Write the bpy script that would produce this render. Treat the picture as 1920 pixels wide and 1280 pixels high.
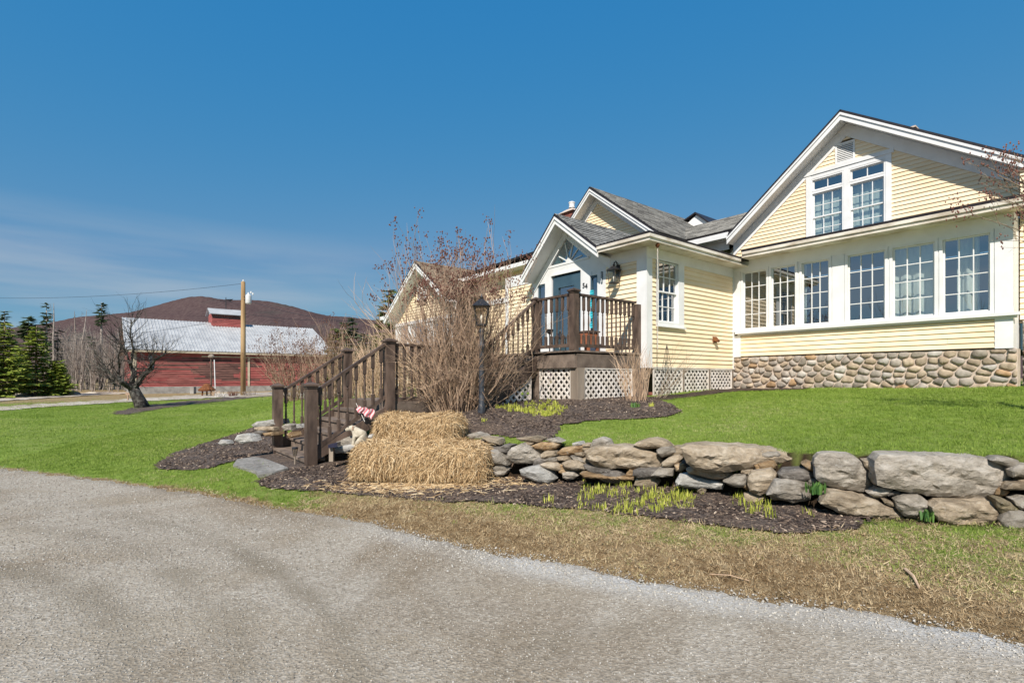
import bpy, bmesh, math, random
import numpy as np
from mathutils import Vector, Matrix, noise as mnoise

scene = bpy.context.scene
for o in list(bpy.data.objects): bpy.data.objects.remove(o)
R = math.radians
rnd = random.Random(7)
nrs = np.random.RandomState(11)

# ------------------------------------------------------------------ camera, light, exposure
F, CX, HY, EZ = 966.0, 960.0, 709.0, 1.5          # focal length and horizon in photo pixels, eye height in metres
cam = bpy.data.cameras.new("camera"); camo = bpy.data.objects.new("camera", cam); scene.collection.objects.link(camo)
camo.location = (0, 0, EZ); camo.rotation_euler = (R(90), 0, 0)
cam.sensor_width = 36.0; cam.lens = 36.0 * F / 1920.0; cam.shift_y = (HY - 640.0) / 1920.0
cam.clip_start = 0.05; cam.clip_end = 6000
scene.camera = camo
SUN = Vector((-0.276, -1.047, 1.0)).normalized()
sl = bpy.data.lights.new("sun", 'SUN'); so = bpy.data.objects.new("sun", sl); scene.collection.objects.link(so)
sl.energy = 4.1; sl.angle = R(0.53); sl.color = (1.0, 0.93, 0.84)
so.rotation_euler = SUN.to_track_quat('Z', 'Y').to_euler()
world = bpy.data.worlds.new("World"); scene.world = world; world.use_nodes = True
wn, wl = world.node_tree.nodes, world.node_tree.links
wn.clear()
sky = wn.new('ShaderNodeTexSky'); sky.sky_type = 'NISHITA'; sky.sun_disc = False
sky.sun_elevation = math.asin(SUN.z); sky.sun_rotation = math.atan2(SUN.x, SUN.y) % (2 * math.pi)
sky.altitude = 500; sky.air_density = 1.0; sky.dust_density = 0.3; sky.ozone_density = 2.2
tc = wn.new('ShaderNodeTexCoord')
# thin cirrus low on one side of the sky: stretched noise, mixed in as a pale veil
mp = wn.new('ShaderNodeMapping'); mp.inputs['Scale'].default_value = (1.6, 1.6, 14.0); wl.new(tc.outputs['Generated'], mp.inputs['Vector'])
nz = wn.new('ShaderNodeTexNoise'); nz.inputs['Scale'].default_value = 1.3; nz.inputs['Detail'].default_value = 6; wl.new(mp.outputs['Vector'], nz.inputs['Vector'])
rp = wn.new('ShaderNodeValToRGB'); rp.color_ramp.elements[0].position = .40; rp.color_ramp.elements[1].position = .60
rp.color_ramp.elements[1].color = (.5, .5, .5, 1); wl.new(nz.outputs['Fac'], rp.inputs['Fac'])
sx = wn.new('ShaderNodeSeparateXYZ'); wl.new(tc.outputs['Generated'], sx.inputs[0])
el = wn.new('ShaderNodeMapRange'); el.inputs['From Min'].default_value = .26; el.inputs['From Max'].default_value = .17; wl.new(sx.outputs['Z'], el.inputs['Value'])
az = wn.new('ShaderNodeMapRange'); az.inputs['From Min'].default_value = -.05; az.inputs['From Max'].default_value = -.45; wl.new(sx.outputs['X'], az.inputs['Value'])
m1 = wn.new('ShaderNodeMath'); m1.operation = 'MULTIPLY'; wl.new(el.outputs[0], m1.inputs[0]); wl.new(az.outputs[0], m1.inputs[1])
m2 = wn.new('ShaderNodeMath'); m2.operation = 'MULTIPLY'; wl.new(m1.outputs[0], m2.inputs[0]); wl.new(rp.outputs['Color'], m2.inputs[1])
# camera-like tone of the sky: each channel of the physical sky gets its own curve, the same all round the dome
sp = wn.new('ShaderNodeSeparateColor'); cb = wn.new('ShaderNodeCombineColor'); wl.new(sky.outputs['Color'], sp.inputs[0]); chn = []
for i, (pw, kk) in enumerate(((1.49, .237), (.387, 1.075), (.07, 2.66))):
    a = wn.new('ShaderNodeMath'); a.operation = 'POWER'; a.inputs[1].default_value = pw; wl.new(sp.outputs[i], a.inputs[0])
    b = wn.new('ShaderNodeMath'); b.operation = 'MULTIPLY'; b.inputs[1].default_value = kk * .88; wl.new(a.outputs[0], b.inputs[0])
    c_ = wn.new('ShaderNodeMath'); c_.operation = 'MULTIPLY'; c_.inputs[1].default_value = (.17, .31, .36)[i]; wl.new(sp.outputs[i], c_.inputs[0])
    e_ = wn.new('ShaderNodeMath'); e_.operation = 'MAXIMUM'; wl.new(b.outputs[0], e_.inputs[0]); wl.new(c_.outputs[0], e_.inputs[1]); chn.append(b if i == 0 else e_); red = c_ if i == 0 else red
cp_ = wn.new('ShaderNodeMath'); cp_.operation = 'MULTIPLY'; cp_.inputs[1].default_value = .48; wl.new(chn[1].outputs[0], cp_.inputs[0])
mn_ = wn.new('ShaderNodeMath'); mn_.operation = 'MINIMUM'; wl.new(chn[0].outputs[0], mn_.inputs[0]); wl.new(cp_.outputs[0], mn_.inputs[1])
mx_ = wn.new('ShaderNodeMath'); mx_.operation = 'MAXIMUM'; wl.new(mn_.outputs[0], mx_.inputs[0]); wl.new(red.outputs[0], mx_.inputs[1]); wl.new(mx_.outputs[0], cb.inputs[0]); wl.new(chn[1].outputs[0], cb.inputs[1]); wl.new(chn[2].outputs[0], cb.inputs[2])
mxw = wn.new('ShaderNodeMix'); mxw.data_type = 'RGBA'; wl.new(m2.outputs[0], mxw.inputs['Factor']); wl.new(cb.outputs['Color'], mxw.inputs['A'])
mxw.inputs['B'].default_value = (2.2, 2.55, 2.95, 1)
bg = wn.new('ShaderNodeBackground'); bg.inputs['Strength'].default_value = 0.13
wl.new(mxw.outputs['Result'], bg.inputs['Color'])
wo = wn.new('ShaderNodeOutputWorld'); wl.new(bg.outputs[0], wo.inputs[0])
vs = scene.view_settings
scene.display_settings.display_device = 'sRGB'; vs.view_transform = 'Standard'; vs.look = 'None'; vs.exposure = 0.62; vs.gamma = 1.0; vs.use_curve_mapping = False
scene.render.engine = 'CYCLES'
scene.cycles.max_bounces = 8; scene.cycles.transparent_max_bounces = 12; scene.cycles.use_denoising = True

# ------------------------------------------------------------------ house frame: x along the front, y into the house
YC = 10.9; HA = R(51.3)
HX = (math.cos(HA), -math.sin(HA)); HU = (math.sin(HA), math.cos(HA))
HC = ((1222 - CX) / F * YC, YC)
def H(x, y, z=0.0): return Vector((HC[0] + x * HX[0] + y * HU[0], HC[1] + x * HX[1] + y * HU[1], z))
def toH(X, Y):
    dx, dy = X - HC[0], Y - HC[1]
    return dx * HX[0] + dy * HX[1], dx * HU[0] + dy * HU[1]

# ------------------------------------------------------------------ materials
MATS = {}
def nodes(name):
    m = bpy.data.materials.new(name); m.use_nodes = True; MATS[name] = m
    n, l = m.node_tree.nodes, m.node_tree.links
    b = n['Principled BSDF']
    return m, n, l, b
def tex(n, l, kind, scale, detail=4, rough=.55, coord='Object', stretch=None, dist=0):
    t = n.new('ShaderNodeTexCoord'); mpn = n.new('ShaderNodeMapping')
    if coord == 'World':
        g = n.new('ShaderNodeNewGeometry'); l.new(g.outputs['Position'], mpn.inputs[0])
    else: l.new(t.outputs[coord], mpn.inputs[0])
    if stretch: mpn.inputs['Scale'].default_value = stretch
    x = n.new('ShaderNodeTex' + kind)
    x.inputs['Scale'].default_value = scale
    if kind == 'Noise':
        x.inputs['Detail'].default_value = detail; x.inputs['Roughness'].default_value = rough; x.inputs['Distortion'].default_value = dist
    l.new(mpn.outputs[0], x.inputs['Vector'])
    return x
def ramp(n, l, src, stops):
    r = n.new('ShaderNodeValToRGB'); e = r.color_ramp.elements
    while len(e) < len(stops): e.new(.5)
    for k, (p, c) in enumerate(stops): e[k].position = p; e[k].color = (*c, 1) if len(c) == 3 else c
    l.new(src, r.inputs['Fac']); return r.outputs['Color']
def mixc(n, l, fac, a, b, mode='MIX'):
    x = n.new('ShaderNodeMix'); x.data_type = 'RGBA'; x.blend_type = mode
    for s, v in (('Factor', fac), ('A', a), ('B', b)):
        if isinstance(v, (int, float)): x.inputs[s].default_value = v
        elif isinstance(v, tuple): x.inputs[s].default_value = (*v, 1)
        else: l.new(v, x.inputs[s])
    return x.outputs['Result']
def bump(n, l, b, src, strength, dist=.01):
    x = n.new('ShaderNodeBump'); x.inputs['Strength'].default_value = strength; x.inputs['Distance'].default_value = dist
    l.new(src, x.inputs['Height']); l.new(x.outputs[0], b.inputs['Normal'])
def pmat(name, c1, c2, scale=6, rough=.7, bmp=.2, bscale=None, stretch=None, coord='Object', var=0.0, detail=5, spec=.3, lo=.35, hi=.65, bdist=.01):
    m, n, l, b = nodes(name)
    t = tex(n, l, 'Noise', scale, detail, coord=coord, stretch=stretch)
    c = ramp(n, l, t.outputs['Fac'], [(lo, c1), (hi, c2)])
    if var:
        oi = n.new('ShaderNodeObjectInfo'); mr = n.new('ShaderNodeMapRange'); mr.inputs['To Min'].default_value = 1 - var; mr.inputs['To Max'].default_value = 1 + var
        l.new(oi.outputs['Random'], mr.inputs['Value'])
        hv = n.new('ShaderNodeHueSaturation'); l.new(c, hv.inputs['Color']); l.new(mr.outputs[0], hv.inputs['Value']); c = hv.outputs['Color']
    l.new(c, b.inputs['Base Color'])
    b.inputs['Roughness'].default_value = rough; b.inputs['Specular IOR Level'].default_value = spec
    if bmp:
        t2 = tex(n, l, 'Noise', bscale or scale * 4, 6, .65, coord=coord, stretch=stretch)
        bump(n, l, b, t2.outputs['Fac'], bmp, bdist)
    return m
def attr_mat(name, stops, rough=.8, extra=None, trans=0.0):
    """colour picked along a ramp by each piece's own random value"""
    m, n, l, b = nodes(name)
    a = n.new('ShaderNodeAttribute'); a.attribute_name = 'tint'
    c = ramp(n, l, a.outputs['Fac'], stops)
    if extra:
        t = tex(n, l, 'Noise', extra[0], 4, coord='World'); c = mixc(n, l, ramp(n, l, t.outputs['Fac'], [(extra[2], (0, 0, 0)), (extra[3], (1, 1, 1))]), c, extra[1], 'MULTIPLY')
    l.new(c, b.inputs['Base Color']); b.inputs['Roughness'].default_value = rough; b.inputs['Specular IOR Level'].default_value = .2
    if trans:
        tr = n.new('ShaderNodeBsdfTranslucent'); l.new(c, tr.inputs['Color'])
        ms = n.new('ShaderNodeMixShader'); ms.inputs[0].default_value = trans
        l.new(b.outputs[0], ms.inputs[1]); l.new(tr.outputs[0], ms.inputs[2]); l.new(ms.outputs[0], n['Material Output'].inputs[0])
    return m

WHITE = pmat('white_paint', (.70, .695, .68), (.775, .775, .77), 3.0, .5, .06, 40, coord='World', var=.03)
OLDWHITE = pmat('weathered_white_paint', (.36, .285, .20), (.72, .67, .59), 2.6, .7, .4, 18, stretch=(1, 1, 3), lo=.26, hi=.60, coord='World')
YELLOW = pmat('yellow_clapboard_paint', (.83, .655, .425), (.89, .745, .53), 1.1, .55, .14, 60, coord='World', stretch=(1, 1, 3), var=.045)
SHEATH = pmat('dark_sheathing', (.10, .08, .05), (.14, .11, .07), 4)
DARKEDGE = pmat('drip_edge', (.018, .016, .02), (.03, .026, .03), 6, .5, 0)
MORTAR = pmat('mortar', (.46, .37, .30), (.60, .50, .42), 9, .95, .6, 60, coord='World', bdist=.006)
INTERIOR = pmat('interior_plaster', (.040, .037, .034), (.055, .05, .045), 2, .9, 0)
CURTAIN = pmat('curtain_cloth', (.72, .72, .64), (.80, .80, .72), 8, .9, .1, 60)
BLIND = pmat('window_shade', (.55, .60, .55), (.66, .70, .64), 5, .9, .05, 60)
BROWN = pmat('brown_stained_wood', (.052, .035, .027), (.145, .100, .076), 7, .62, .5, 34, stretch=(1, 1, .35), coord='Object', var=.14)
BROWN2 = pmat('worn_stained_wood', (.095, .070, .055), (.215, .165, .13), 4, .75, .5, 26, coord='World', var=.16)
GREYWOOD = pmat('grey_weathered_wood', (.20, .16, .125), (.33, .27, .21), 5, .8, .5, 40, stretch=(1, 1, .2), var=.08)
LATTICE = pmat('lattice_paint', (.60, .54, .47), (.76, .71, .66), 4, .7, .2, 40, coord='World', var=.07)
BLACKM = pmat('black_metal', (.012, .012, .014), (.03, .03, .033), 18, .4, .1, 60, spec=.5)
LAMPIRON = pmat('painted_iron', (.016, .018, .024), (.055, .062, .075), 14, .5, .3, 50, spec=.5, coord='World')
DOORBLUE = pmat('blue_grey_door_paint', (.040, .080, .112), (.055, .102, .138), 3, .45, .05, 40)
BRICKM = pmat('red_brick', (.22, .075, .055), (.34, .13, .10), 14, .9, .5, 60, var=.2)
RUST = pmat('rusty_iron', (.10, .035, .015), (.22, .085, .03), 9, .9, .5, 50)
TEAL = pmat('teal_cloth', (.02, .33, .42), (.03, .42, .50), 9, .7, 0)
ORANGEWOOD = pmat('orange_stained_wood', (.22, .075, .035), (.33, .12, .06), 7, .6, .2, 40, var=.1)

def glass_mat(name, tint, f0=.1, r=0.0):
    m, n, l, b = nodes(name); n.remove(b)
    g = n.new('ShaderNodeBsdfGlossy'); g.inputs['Roughness'].default_value = r; g.inputs['Color'].default_value = (.95, .97, 1, 1)
    t = n.new('ShaderNodeBsdfTransparent'); t.inputs['Color'].default_value = (*tint, 1)
    lw = n.new('ShaderNodeLayerWeight'); lw.inputs['Blend'].default_value = .5                # Schlick reflectance, alike from both sides of the pane
    p5 = n.new('ShaderNodeMath'); p5.operation = 'POWER'; p5.inputs[1].default_value = 5; l.new(lw.outputs['Facing'], p5.inputs[0])
    fr = n.new('ShaderNodeMath'); fr.operation = 'MULTIPLY_ADD'; fr.inputs[1].default_value = 1 - f0; fr.inputs[2].default_value = f0; l.new(p5.outputs[0], fr.inputs[0])
    tx = tex(n, l, 'Noise', 1.1, 2, coord='World'); bp = n.new('ShaderNodeBump'); bp.inputs['Strength'].default_value = .05; bp.inputs['Distance'].default_value = .02
    l.new(tx.outputs['Fac'], bp.inputs['Height']); l.new(bp.outputs[0], g.inputs['Normal'])
    mx = n.new('ShaderNodeMixShader'); l.new(fr.outputs[0], mx.inputs[0]); l.new(t.outputs[0], mx.inputs[1]); l.new(g.outputs[0], mx.inputs[2])
    l.new(mx.outputs[0], n['Material Output'].inputs[0]); return m
GLASS = glass_mat('window_glass', (.78, .85, .85), .34)
LAMPGLASS = glass_mat('lamp_glass', (.92, .90, .84), .05)

# ------------------------------------------------------------------ mesh helpers
COL = scene.collection
class MB:
    def __init__(s): s.v = []; s.f = []
    def add(s, vs_, fs_):
        k = len(s.v); s.v += [tuple(p) for p in vs_]; s.f += [tuple(i + k for i in q) for q in fs_]
    def convex(s, vs_, fs_):
        vs_ = [Vector(p) for p in vs_]; c = sum(vs_, Vector()) / len(vs_); out = []
        for q in fs_:
            a, b_, d = vs_[q[0]], vs_[q[1]], vs_[q[2]]
            nrm = (b_ - a).cross(d - a); m_ = sum((vs_[i] for i in q), Vector()) / len(q)
            out.append(q if nrm.dot(m_ - c) >= 0 else tuple(reversed(q)))
        s.add(vs_, out)
    HEX = [(0, 1, 2, 3), (4, 5, 6, 7), (0, 1, 5, 4), (1, 2, 6, 5), (2, 3, 7, 6), (3, 0, 4, 7)]
    def hexa(s, p8): s.convex(p8, MB.HEX)
    def box(s, x0, x1, y0, y1, z0, z1, mp=None):
        p = [(x0, y0, z0), (x1, y0, z0), (x1, y1, z0), (x0, y1, z0), (x0, y0, z1), (x1, y0, z1), (x1, y1, z1), (x0, y1, z1)]
        s.hexa([mp(*q) for q in p] if mp else p)
    def beam(s, a, b_, w, h, up=(0, 0, 1)):
        a, b_ = Vector(a), Vector(b_); d = (b_ - a).normalized(); u = Vector(up)
        sd = d.cross(u)
        if sd.length < 1e-4: sd = d.cross(Vector((1, 0, 0)))
        sd.normalize(); u = sd.cross(d).normalized()
        p = []
        for e in (a, b_):
            for (i, j) in ((-1, -1), (1, -1), (1, 1), (-1, 1)): p.append(e + sd * (i * w / 2) + u * (j * h / 2))
        s.convex(p, MB.HEX)
    def tube(s, pts, rads, n=6, cap=True):
        pts = [Vector(p) for p in pts]; k = len(s.v); ref = Vector((.31, .17, .93))
        for i, p in enumerate(pts):
            d = (pts[min(i + 1, len(pts) - 1)] - pts[max(i - 1, 0)])
            d = d.normalized() if d.length > 1e-9 else Vector((0, 0, 1))
            a = d.cross(ref)
            if a.length < .05: a = d.cross(Vector((1, 0, 0)))
            a.normalize(); b_ = d.cross(a); r = rads[i] if hasattr(rads, '__len__') else rads
            for j in range(n):
                t = 2 * math.pi * j / n; s.v.append(tuple(p + a * (math.cos(t) * r) + b_ * (math.sin(t) * r)))
        for i in range(len(pts) - 1):
            for j in range(n):
                j2 = (j + 1) % n; s.f.append((k + i * n + j, k + i * n + j2, k + (i + 1) * n + j2, k + (i + 1) * n + j))
        if cap:
            s.f.append(tuple(k + j for j in reversed(range(n)))); e = k + (len(pts) - 1) * n; s.f.append(tuple(e + j for j in range(n)))
    def lathe(s, prof, c=(0, 0, 0), n=10, square=False):
        k = len(s.v); c = Vector(c)
        for (r, z) in prof:
            for j in range(n):
                t = 2 * math.pi * (j + .5) / n; q = r / max(abs(math.cos(t)), abs(math.sin(t))) if square else r
                s.v.append((c.x + q * math.cos(t), c.y + q * math.sin(t), c.z + z))
        for i in range(len(prof) - 1):
            for j in range(n):
                j2 = (j + 1) % n; s.f.append((k + i * n + j, k + i * n + j2, k + (i + 1) * n + j2, k + (i + 1) * n + j))
        s.f.append(tuple(k + j for j in reversed(range(n)))); e = k + (len(prof) - 1) * n; s.f.append(tuple(e + j for j in range(n)))
    def prism(s, poly, mp, d0, d1):
        n = len(poly); a = [mp(u, v, d0) for u, v in poly]; b_ = [mp(u, v, d1) for u, v in poly]
        fs_ = [tuple(range(n)), tuple(range(n, 2 * n))] + [(i, (i + 1) % n, n + (i + 1) % n, n + i) for i in range(n)]
        s.convex(a + b_, fs_)
    def mesh(s, name, mat, smooth=False):
        me = bpy.data.meshes.new(name); me.from_pydata(s.v, [], s.f)
        if mat: me.materials.append(mat)
        if smooth: me.polygons.foreach_set('use_smooth', [True] * len(me.polygons))
        me.update(); return me
    def build(s, name, mat, parent=None, smooth=False, kind=None):
        return obj(name, s.mesh(name, mat, smooth), parent, kind)
def obj(name, me, parent=None, kind=None):
    o = bpy.data.objects.new(name, me); COL.objects.link(o)
    if parent: o.parent = parent
    if kind: o['kind'] = kind
    return o
def tag(o, label=None, cat=None, group=None, kind=None):
    for k, v in (('label', label), ('category', cat), ('group', group), ('kind', kind)):
        if v: o[k] = v
    return o
def thing(name, label, cat, loc=(0, 0, 0), rz=0, group=None):
    o = bpy.data.objects.new(name, None); COL.objects.link(o); o.empty_display_size = .2
    o.location = loc; o.rotation_euler = (0, 0, rz); return tag(o, label, cat, group)
def copy_tree(o, parent=None):
    c = o.copy(); COL.objects.link(c)
    if parent: c.parent = parent
    for ch in list(o.children): copy_tree(ch, c)
    return c
def np_mesh(name, V, Fq, mat, tint=None, smooth=False):
    """fast mesh from arrays; Fq is (n,3) or (n,4)"""
    me = bpy.data.meshes.new(name); nv, nf, k = len(V), len(Fq), Fq.shape[1]
    me.vertices.add(nv); me.vertices.foreach_set('co', np.asarray(V, dtype=np.float32).ravel())
    me.loops.add(nf * k); me.loops.foreach_set('vertex_index', np.asarray(Fq, dtype=np.int32).ravel())
    me.polygons.add(nf); me.polygons.foreach_set('loop_start', np.arange(0, nf * k, k, dtype=np.int32))
    try: me.polygons.foreach_set('loop_total', np.full(nf, k, dtype=np.int32))
    except Exception: pass
    if smooth: me.polygons.foreach_set('use_smooth', np.ones(nf, dtype=bool))
    if tint is not None:
        a = me.attributes.new('tint', 'FLOAT', 'POINT'); a.data.foreach_set('value', np.asarray(tint, dtype=np.float32))
    me.materials.append(mat); me.update(calc_edges=True); return me
def scatter(name, protos, P, scale, mat, rs, tilt=.25, flat=1.0, tint=None, rz=None):
    """one mesh made of a copy of a random proto at each point"""
    P = np.asarray(P, float); N = len(P); Vs, Fs, Ts = [], [], []; off = 0
    which = rs.randint(0, len(protos), N); tint = rs.rand(N) if tint is None else tint
    sc = np.asarray(scale) if hasattr(scale, '__len__') else np.full(N, scale)
    for w, (pv, pf) in enumerate(protos):
        idx = np.where(which == w)[0]; n = len(idx)
        if not n: continue
        a = rs.rand(n) * 6.283 if rz is None else rz[idx]; ta = rs.randn(n) * tilt; td = rs.rand(n) * 6.283
        c, s_ = np.cos(a), np.sin(a)
        x = pv[None, :, 0] * c[:, None] - pv[None, :, 1] * s_[:, None]; y = pv[None, :, 0] * s_[:, None] + pv[None, :, 1] * c[:, None]; z = np.repeat(pv[None, :, 2], n, 0) * flat
        h = x * np.cos(td)[:, None] + y * np.sin(td)[:, None]                      # tilt about a random level axis
        ct, st = np.cos(ta)[:, None], np.sin(ta)[:, None]
        h2 = h * ct + z * st; z2 = z * ct - h * st
        x = x + (h2 - h) * np.cos(td)[:, None]; y = y + (h2 - h) * np.sin(td)[:, None]
        v = np.stack([x, y, z2], -1) * sc[idx][:, None, None] + P[idx][:, None, :]
        m = len(pv); f = pf[None] + (np.arange(n) * m)[:, None, None] + off
        Vs.append(v.reshape(-1, 3)); Fs.append(f.reshape(-1, pf.shape[1])); Ts.append(np.repeat(tint[idx], m)); off += n * m
    return np_mesh(name, np.concatenate(Vs), np.concatenate(Fs), mat, np.concatenate(Ts))
# ------------------------------------------------------------------ terrain
EDGE = np.array([(-60, 24), (-40, 18.5), (-20, 12.6), (-12, 9.95), (-8.57, 8.62), (-6.33, 7.7), (-4.27, 6.77), (-2.86, 6.01), (-1.89, 5.59), (-.7, 4.81), (-.045, 4.38), (.18, 4.26),
                 (.7, 3.99), (1.1, 3.78), (1.57, 3.59), (2.07, 3.39), (2.62, 3.14), (3.1, 2.75), (4.2, 2.0), (8, .3), (20, -4)])
def y_edge(x): return np.interp(x, EDGE[:, 0], EDGE[:, 1])
WALL = [(14, 1.2), (9, 3.0), (6, 4.2), (4.6, 4.80), (3.9, 5.02), (3.2, 5.26), (2.55, 5.74), (1.85, 6.18), (.9, 6.55), (0, 6.85), (-.5, 7.15), (-1.2, 7.45), (-2.2, 7.9), (-3.2, 8.5), (-4.2, 9.0), (-5.5, 10.2), (-9, 15), (-16, 26), (-30, 50), (-60, 110)]
WA = np.array(WALL, float)
def wall_sd(x, y):
    x = np.asarray(x, float); y = np.asarray(y, float); best = np.full(x.shape, 1e9); sgn = np.zeros(x.shape)
    for (ax, ay), (bx, by) in zip(WALL[:-1], WALL[1:]):
        dx, dy = bx - ax, by - ay; t = np.clip(((x - ax) * dx + (y - ay) * dy) / (dx * dx + dy * dy), 0, 1)
        ex, ey = x - ax - t * dx, y - ay - t * dy; d = np.hypot(ex, ey); s_ = -(dx * ey - dy * ex)
        m = d < best; best = np.where(m, d, best); sgn = np.where(m, np.sign(s_), sgn)
    return best * sgn                                                          # positive on the upper side
def _h(x, y): p = H(x, y); return (p.x, p.y)
UC = [(*_h(0, 3.37), 1.24), (*_h(2.5, 3.3), 1.28), (*_h(5.1, 3.2), 1.33), (*_h(9, 3.2), 1.36), (*_h(.1, 0), 1.12), (*_h(-.2, -2.1), 1.09), (*_h(-1.4, -2.1), 1.04),
      (*_h(-.3, -4.2), .94), (*_h(-1.0, -5.0), .84), (4.7, 4.9), (3.2, 5.4), (2.2, 6.2), (.9, 6.7), (-.2, 7.2), (9, 3.3), (-1.6, 8.1), (-2.4, 8.6)]
UC = [p if len(p) == 3 else (*p, z) for p, z in zip(UC, [0] * 9 + [.745, .70, .655, .625, .60, .80, .66, .62])]
UC += [(*_h(-3.6, -5.6), .5), (*_h(-3.4, -4.4), .62), (*_h(-3.6, -2), .95), (*_h(-10, -.6), 1.15), (*_h(-10, 6), 1.2), (*_h(0, 8), 1.25), (*_h(9, 9), 1.4), (-7, 14, .42), (-12, 22, .38), (-22, 32, .4), (-3, 24, .85), (-4, 40, .8), (-14, 40, .5), (-34, 30, .35), (-40, 60, .6), (0, 80, .9), (40, 60, 1.2), (30, 20, 1.4), (20, 0, 1.1)]
UA = np.array(UC, float)
def _tps():
    n = len(UA); d = np.hypot(UA[:, None, 0] - UA[None, :, 0], UA[:, None, 1] - UA[None, :, 1])
    K = d + np.eye(n) * .02; Pm = np.c_[np.ones(n), UA[:, :2]]
    A = np.block([[K, Pm], [Pm.T, np.zeros((3, 3))]]); return np.linalg.solve(A, np.r_[UA[:, 2], 0, 0, 0])
TW = _tps()
def U_field(x, y):
    d = np.hypot(x[..., None] - UA[:, 0], y[..., None] - UA[:, 1])
    return np.clip((d * TW[:-3]).sum(-1) + TW[-3] + TW[-2] * x + TW[-1] * y, .1, 1.7)
def sstep(t): t = np.clip(t, 0, 1); return t * t * (3 - 2 * t)
def T(x, y):
    x = np.asarray(x, float); y = np.asarray(y, float)
    e = np.maximum((y - y_edge(x)) * .85, 0)
    L = .24 * (1 - np.exp(-e / 1.5)) + .010 * np.clip(e - 4, 0, 20) + .06 * np.exp(-((x + 3.2) ** 2 + (y - 7.6) ** 2) / 1.2)
    L = np.where(y < 0, 0, L)
    w = .10 + 2.2 * sstep((-x - .3) / 3.0) + 3 * sstep((-x - 5) / 8)
    sd = wall_sd(x, y); far = sstep((np.hypot(x, y) - 90) / 60)
    Z = L + (U_field(np.clip(x, -60, 60), np.clip(y, -10, 90)) - L) * sstep(sd / w)
    bumpy = .012 * np.sin(x * 1.7 + .6 * y) * np.sin(y * 1.3 - x * .4) * np.clip(e, 0, 1)
    return (Z + bumpy) * (1 - far) + .8 * far
def T1(x, y): return float(T(np.array([x]), np.array([y]))[0])
def hit(px, py, dz=0.0):
    """ground point seen at a photo pixel"""
    kx, kz = (px - CX) / F, (HY - py) / F
    ds = np.concatenate([np.arange(2.0, 14, .03), np.geomspace(14, 220, 400)])
    t = T(kx * ds, ds) + dz; below = (EZ + kz * ds) <= t
    i = int(np.argmax(below)) if below.any() else len(ds) - 1
    d = ds[i]; return Vector((kx * d, d, float(t[i])))
def at(px, py, d): return Vector(((px - CX) / F * d, d, EZ + (HY - py) / F * d))
def in_poly(x, y, poly):
    x = np.asarray(x); y = np.asarray(y); r = np.zeros(x.shape, bool); n = len(poly)
    for i in range(n):
        x1, y1 = poly[i][:2]; x2, y2 = poly[(i + 1) % n][:2]
        c = ((y1 > y) != (y2 > y)); r ^= c & (x < (x2 - x1) * (y - y1) / ((y2 - y1) if y2 != y1 else 1e-9) + x1)
    return r
def wob(x, y, s, a): return a * (np.sin(x * s + 1.3 * np.sin(y * s * 1.7)) + .6 * np.sin(y * s * 2.3 + 2.1 * np.sin(x * s * 1.1)) + .4 * np.sin((x + y) * s * 4.1))

# ground materials
def ground_mat():
    m, n, l, b = nodes('lawn_turf')
    big = tex(n, l, 'Noise', .55, 5, coord='World'); fine = tex(n, l, 'Noise', 9, 8, .7, coord='World'); mid = tex(n, l, 'Noise', 2.2, 4, coord='World', stretch=(1, 2.2, 1))
    g = ramp(n, l, fine.outputs['Fac'], [(.30, (.105, .155, .026)), (.5, (.175, .255, .042)), (.72, (.25, .33, .075))])
    g2 = mixc(n, l, ramp(n, l, mid.outputs['Fac'], [(.42, (0, 0, 0)), (.62, (1, 1, 1))]), g, (.205, .265, .055))
    g3 = mixc(n, l, ramp(n, l, big.outputs['Fac'], [(.5, (0, 0, 0)), (.75, (.55, .55, .55))]), g2, (.22, .25, .085))
    br = ramp(n, l, fine.outputs['Fac'], [(.28, (.12, .075, .038)), (.5, (.29, .205, .11)), (.74, (.46, .36, .22))])
    a = n.new('ShaderNodeAttribute'); a.attribute_name = 'dry'
    ad = n.new('ShaderNodeMath'); ad.operation = 'ADD'; nz_ = tex(n, l, 'Noise', 2.6, 6, .7, coord='World')
    mr = n.new('ShaderNodeMapRange'); mr.inputs['To Min'].default_value = -.62; mr.inputs['To Max'].default_value = .62; mr.inputs['From Min'].default_value = .25; mr.inputs['From Max'].default_value = .75
    l.new(nz_.outputs['Fac'], mr.inputs['Value']); l.new(a.outputs['Fac'], ad.inputs[0]); l.new(mr.outputs[0], ad.inputs[1])
    f = ramp(n, l, ad.outputs[0], [(.32, (0, 0, 0)), (.68, (1, 1, 1))])
    sa = n.new('ShaderNodeAttribute'); sa.attribute_name = 'soil'
    l.new(mixc(n, l, sa.outputs['Fac'], mixc(n, l, f, g3, br), ramp(n, l, fine.outputs['Fac'], [(.3, (.018, .012, .008)), (.7, (.06, .04, .025))])), b.inputs['Base Color']); b.inputs['Roughness'].default_value = .95; b.inputs['Specular IOR Level'].default_value = .1
    h = tex(n, l, 'Noise', 45, 8, .75, coord='World'); bump(n, l, b, h.outputs['Fac'], .9, .03); return m
TURF = ground_mat()
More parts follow.
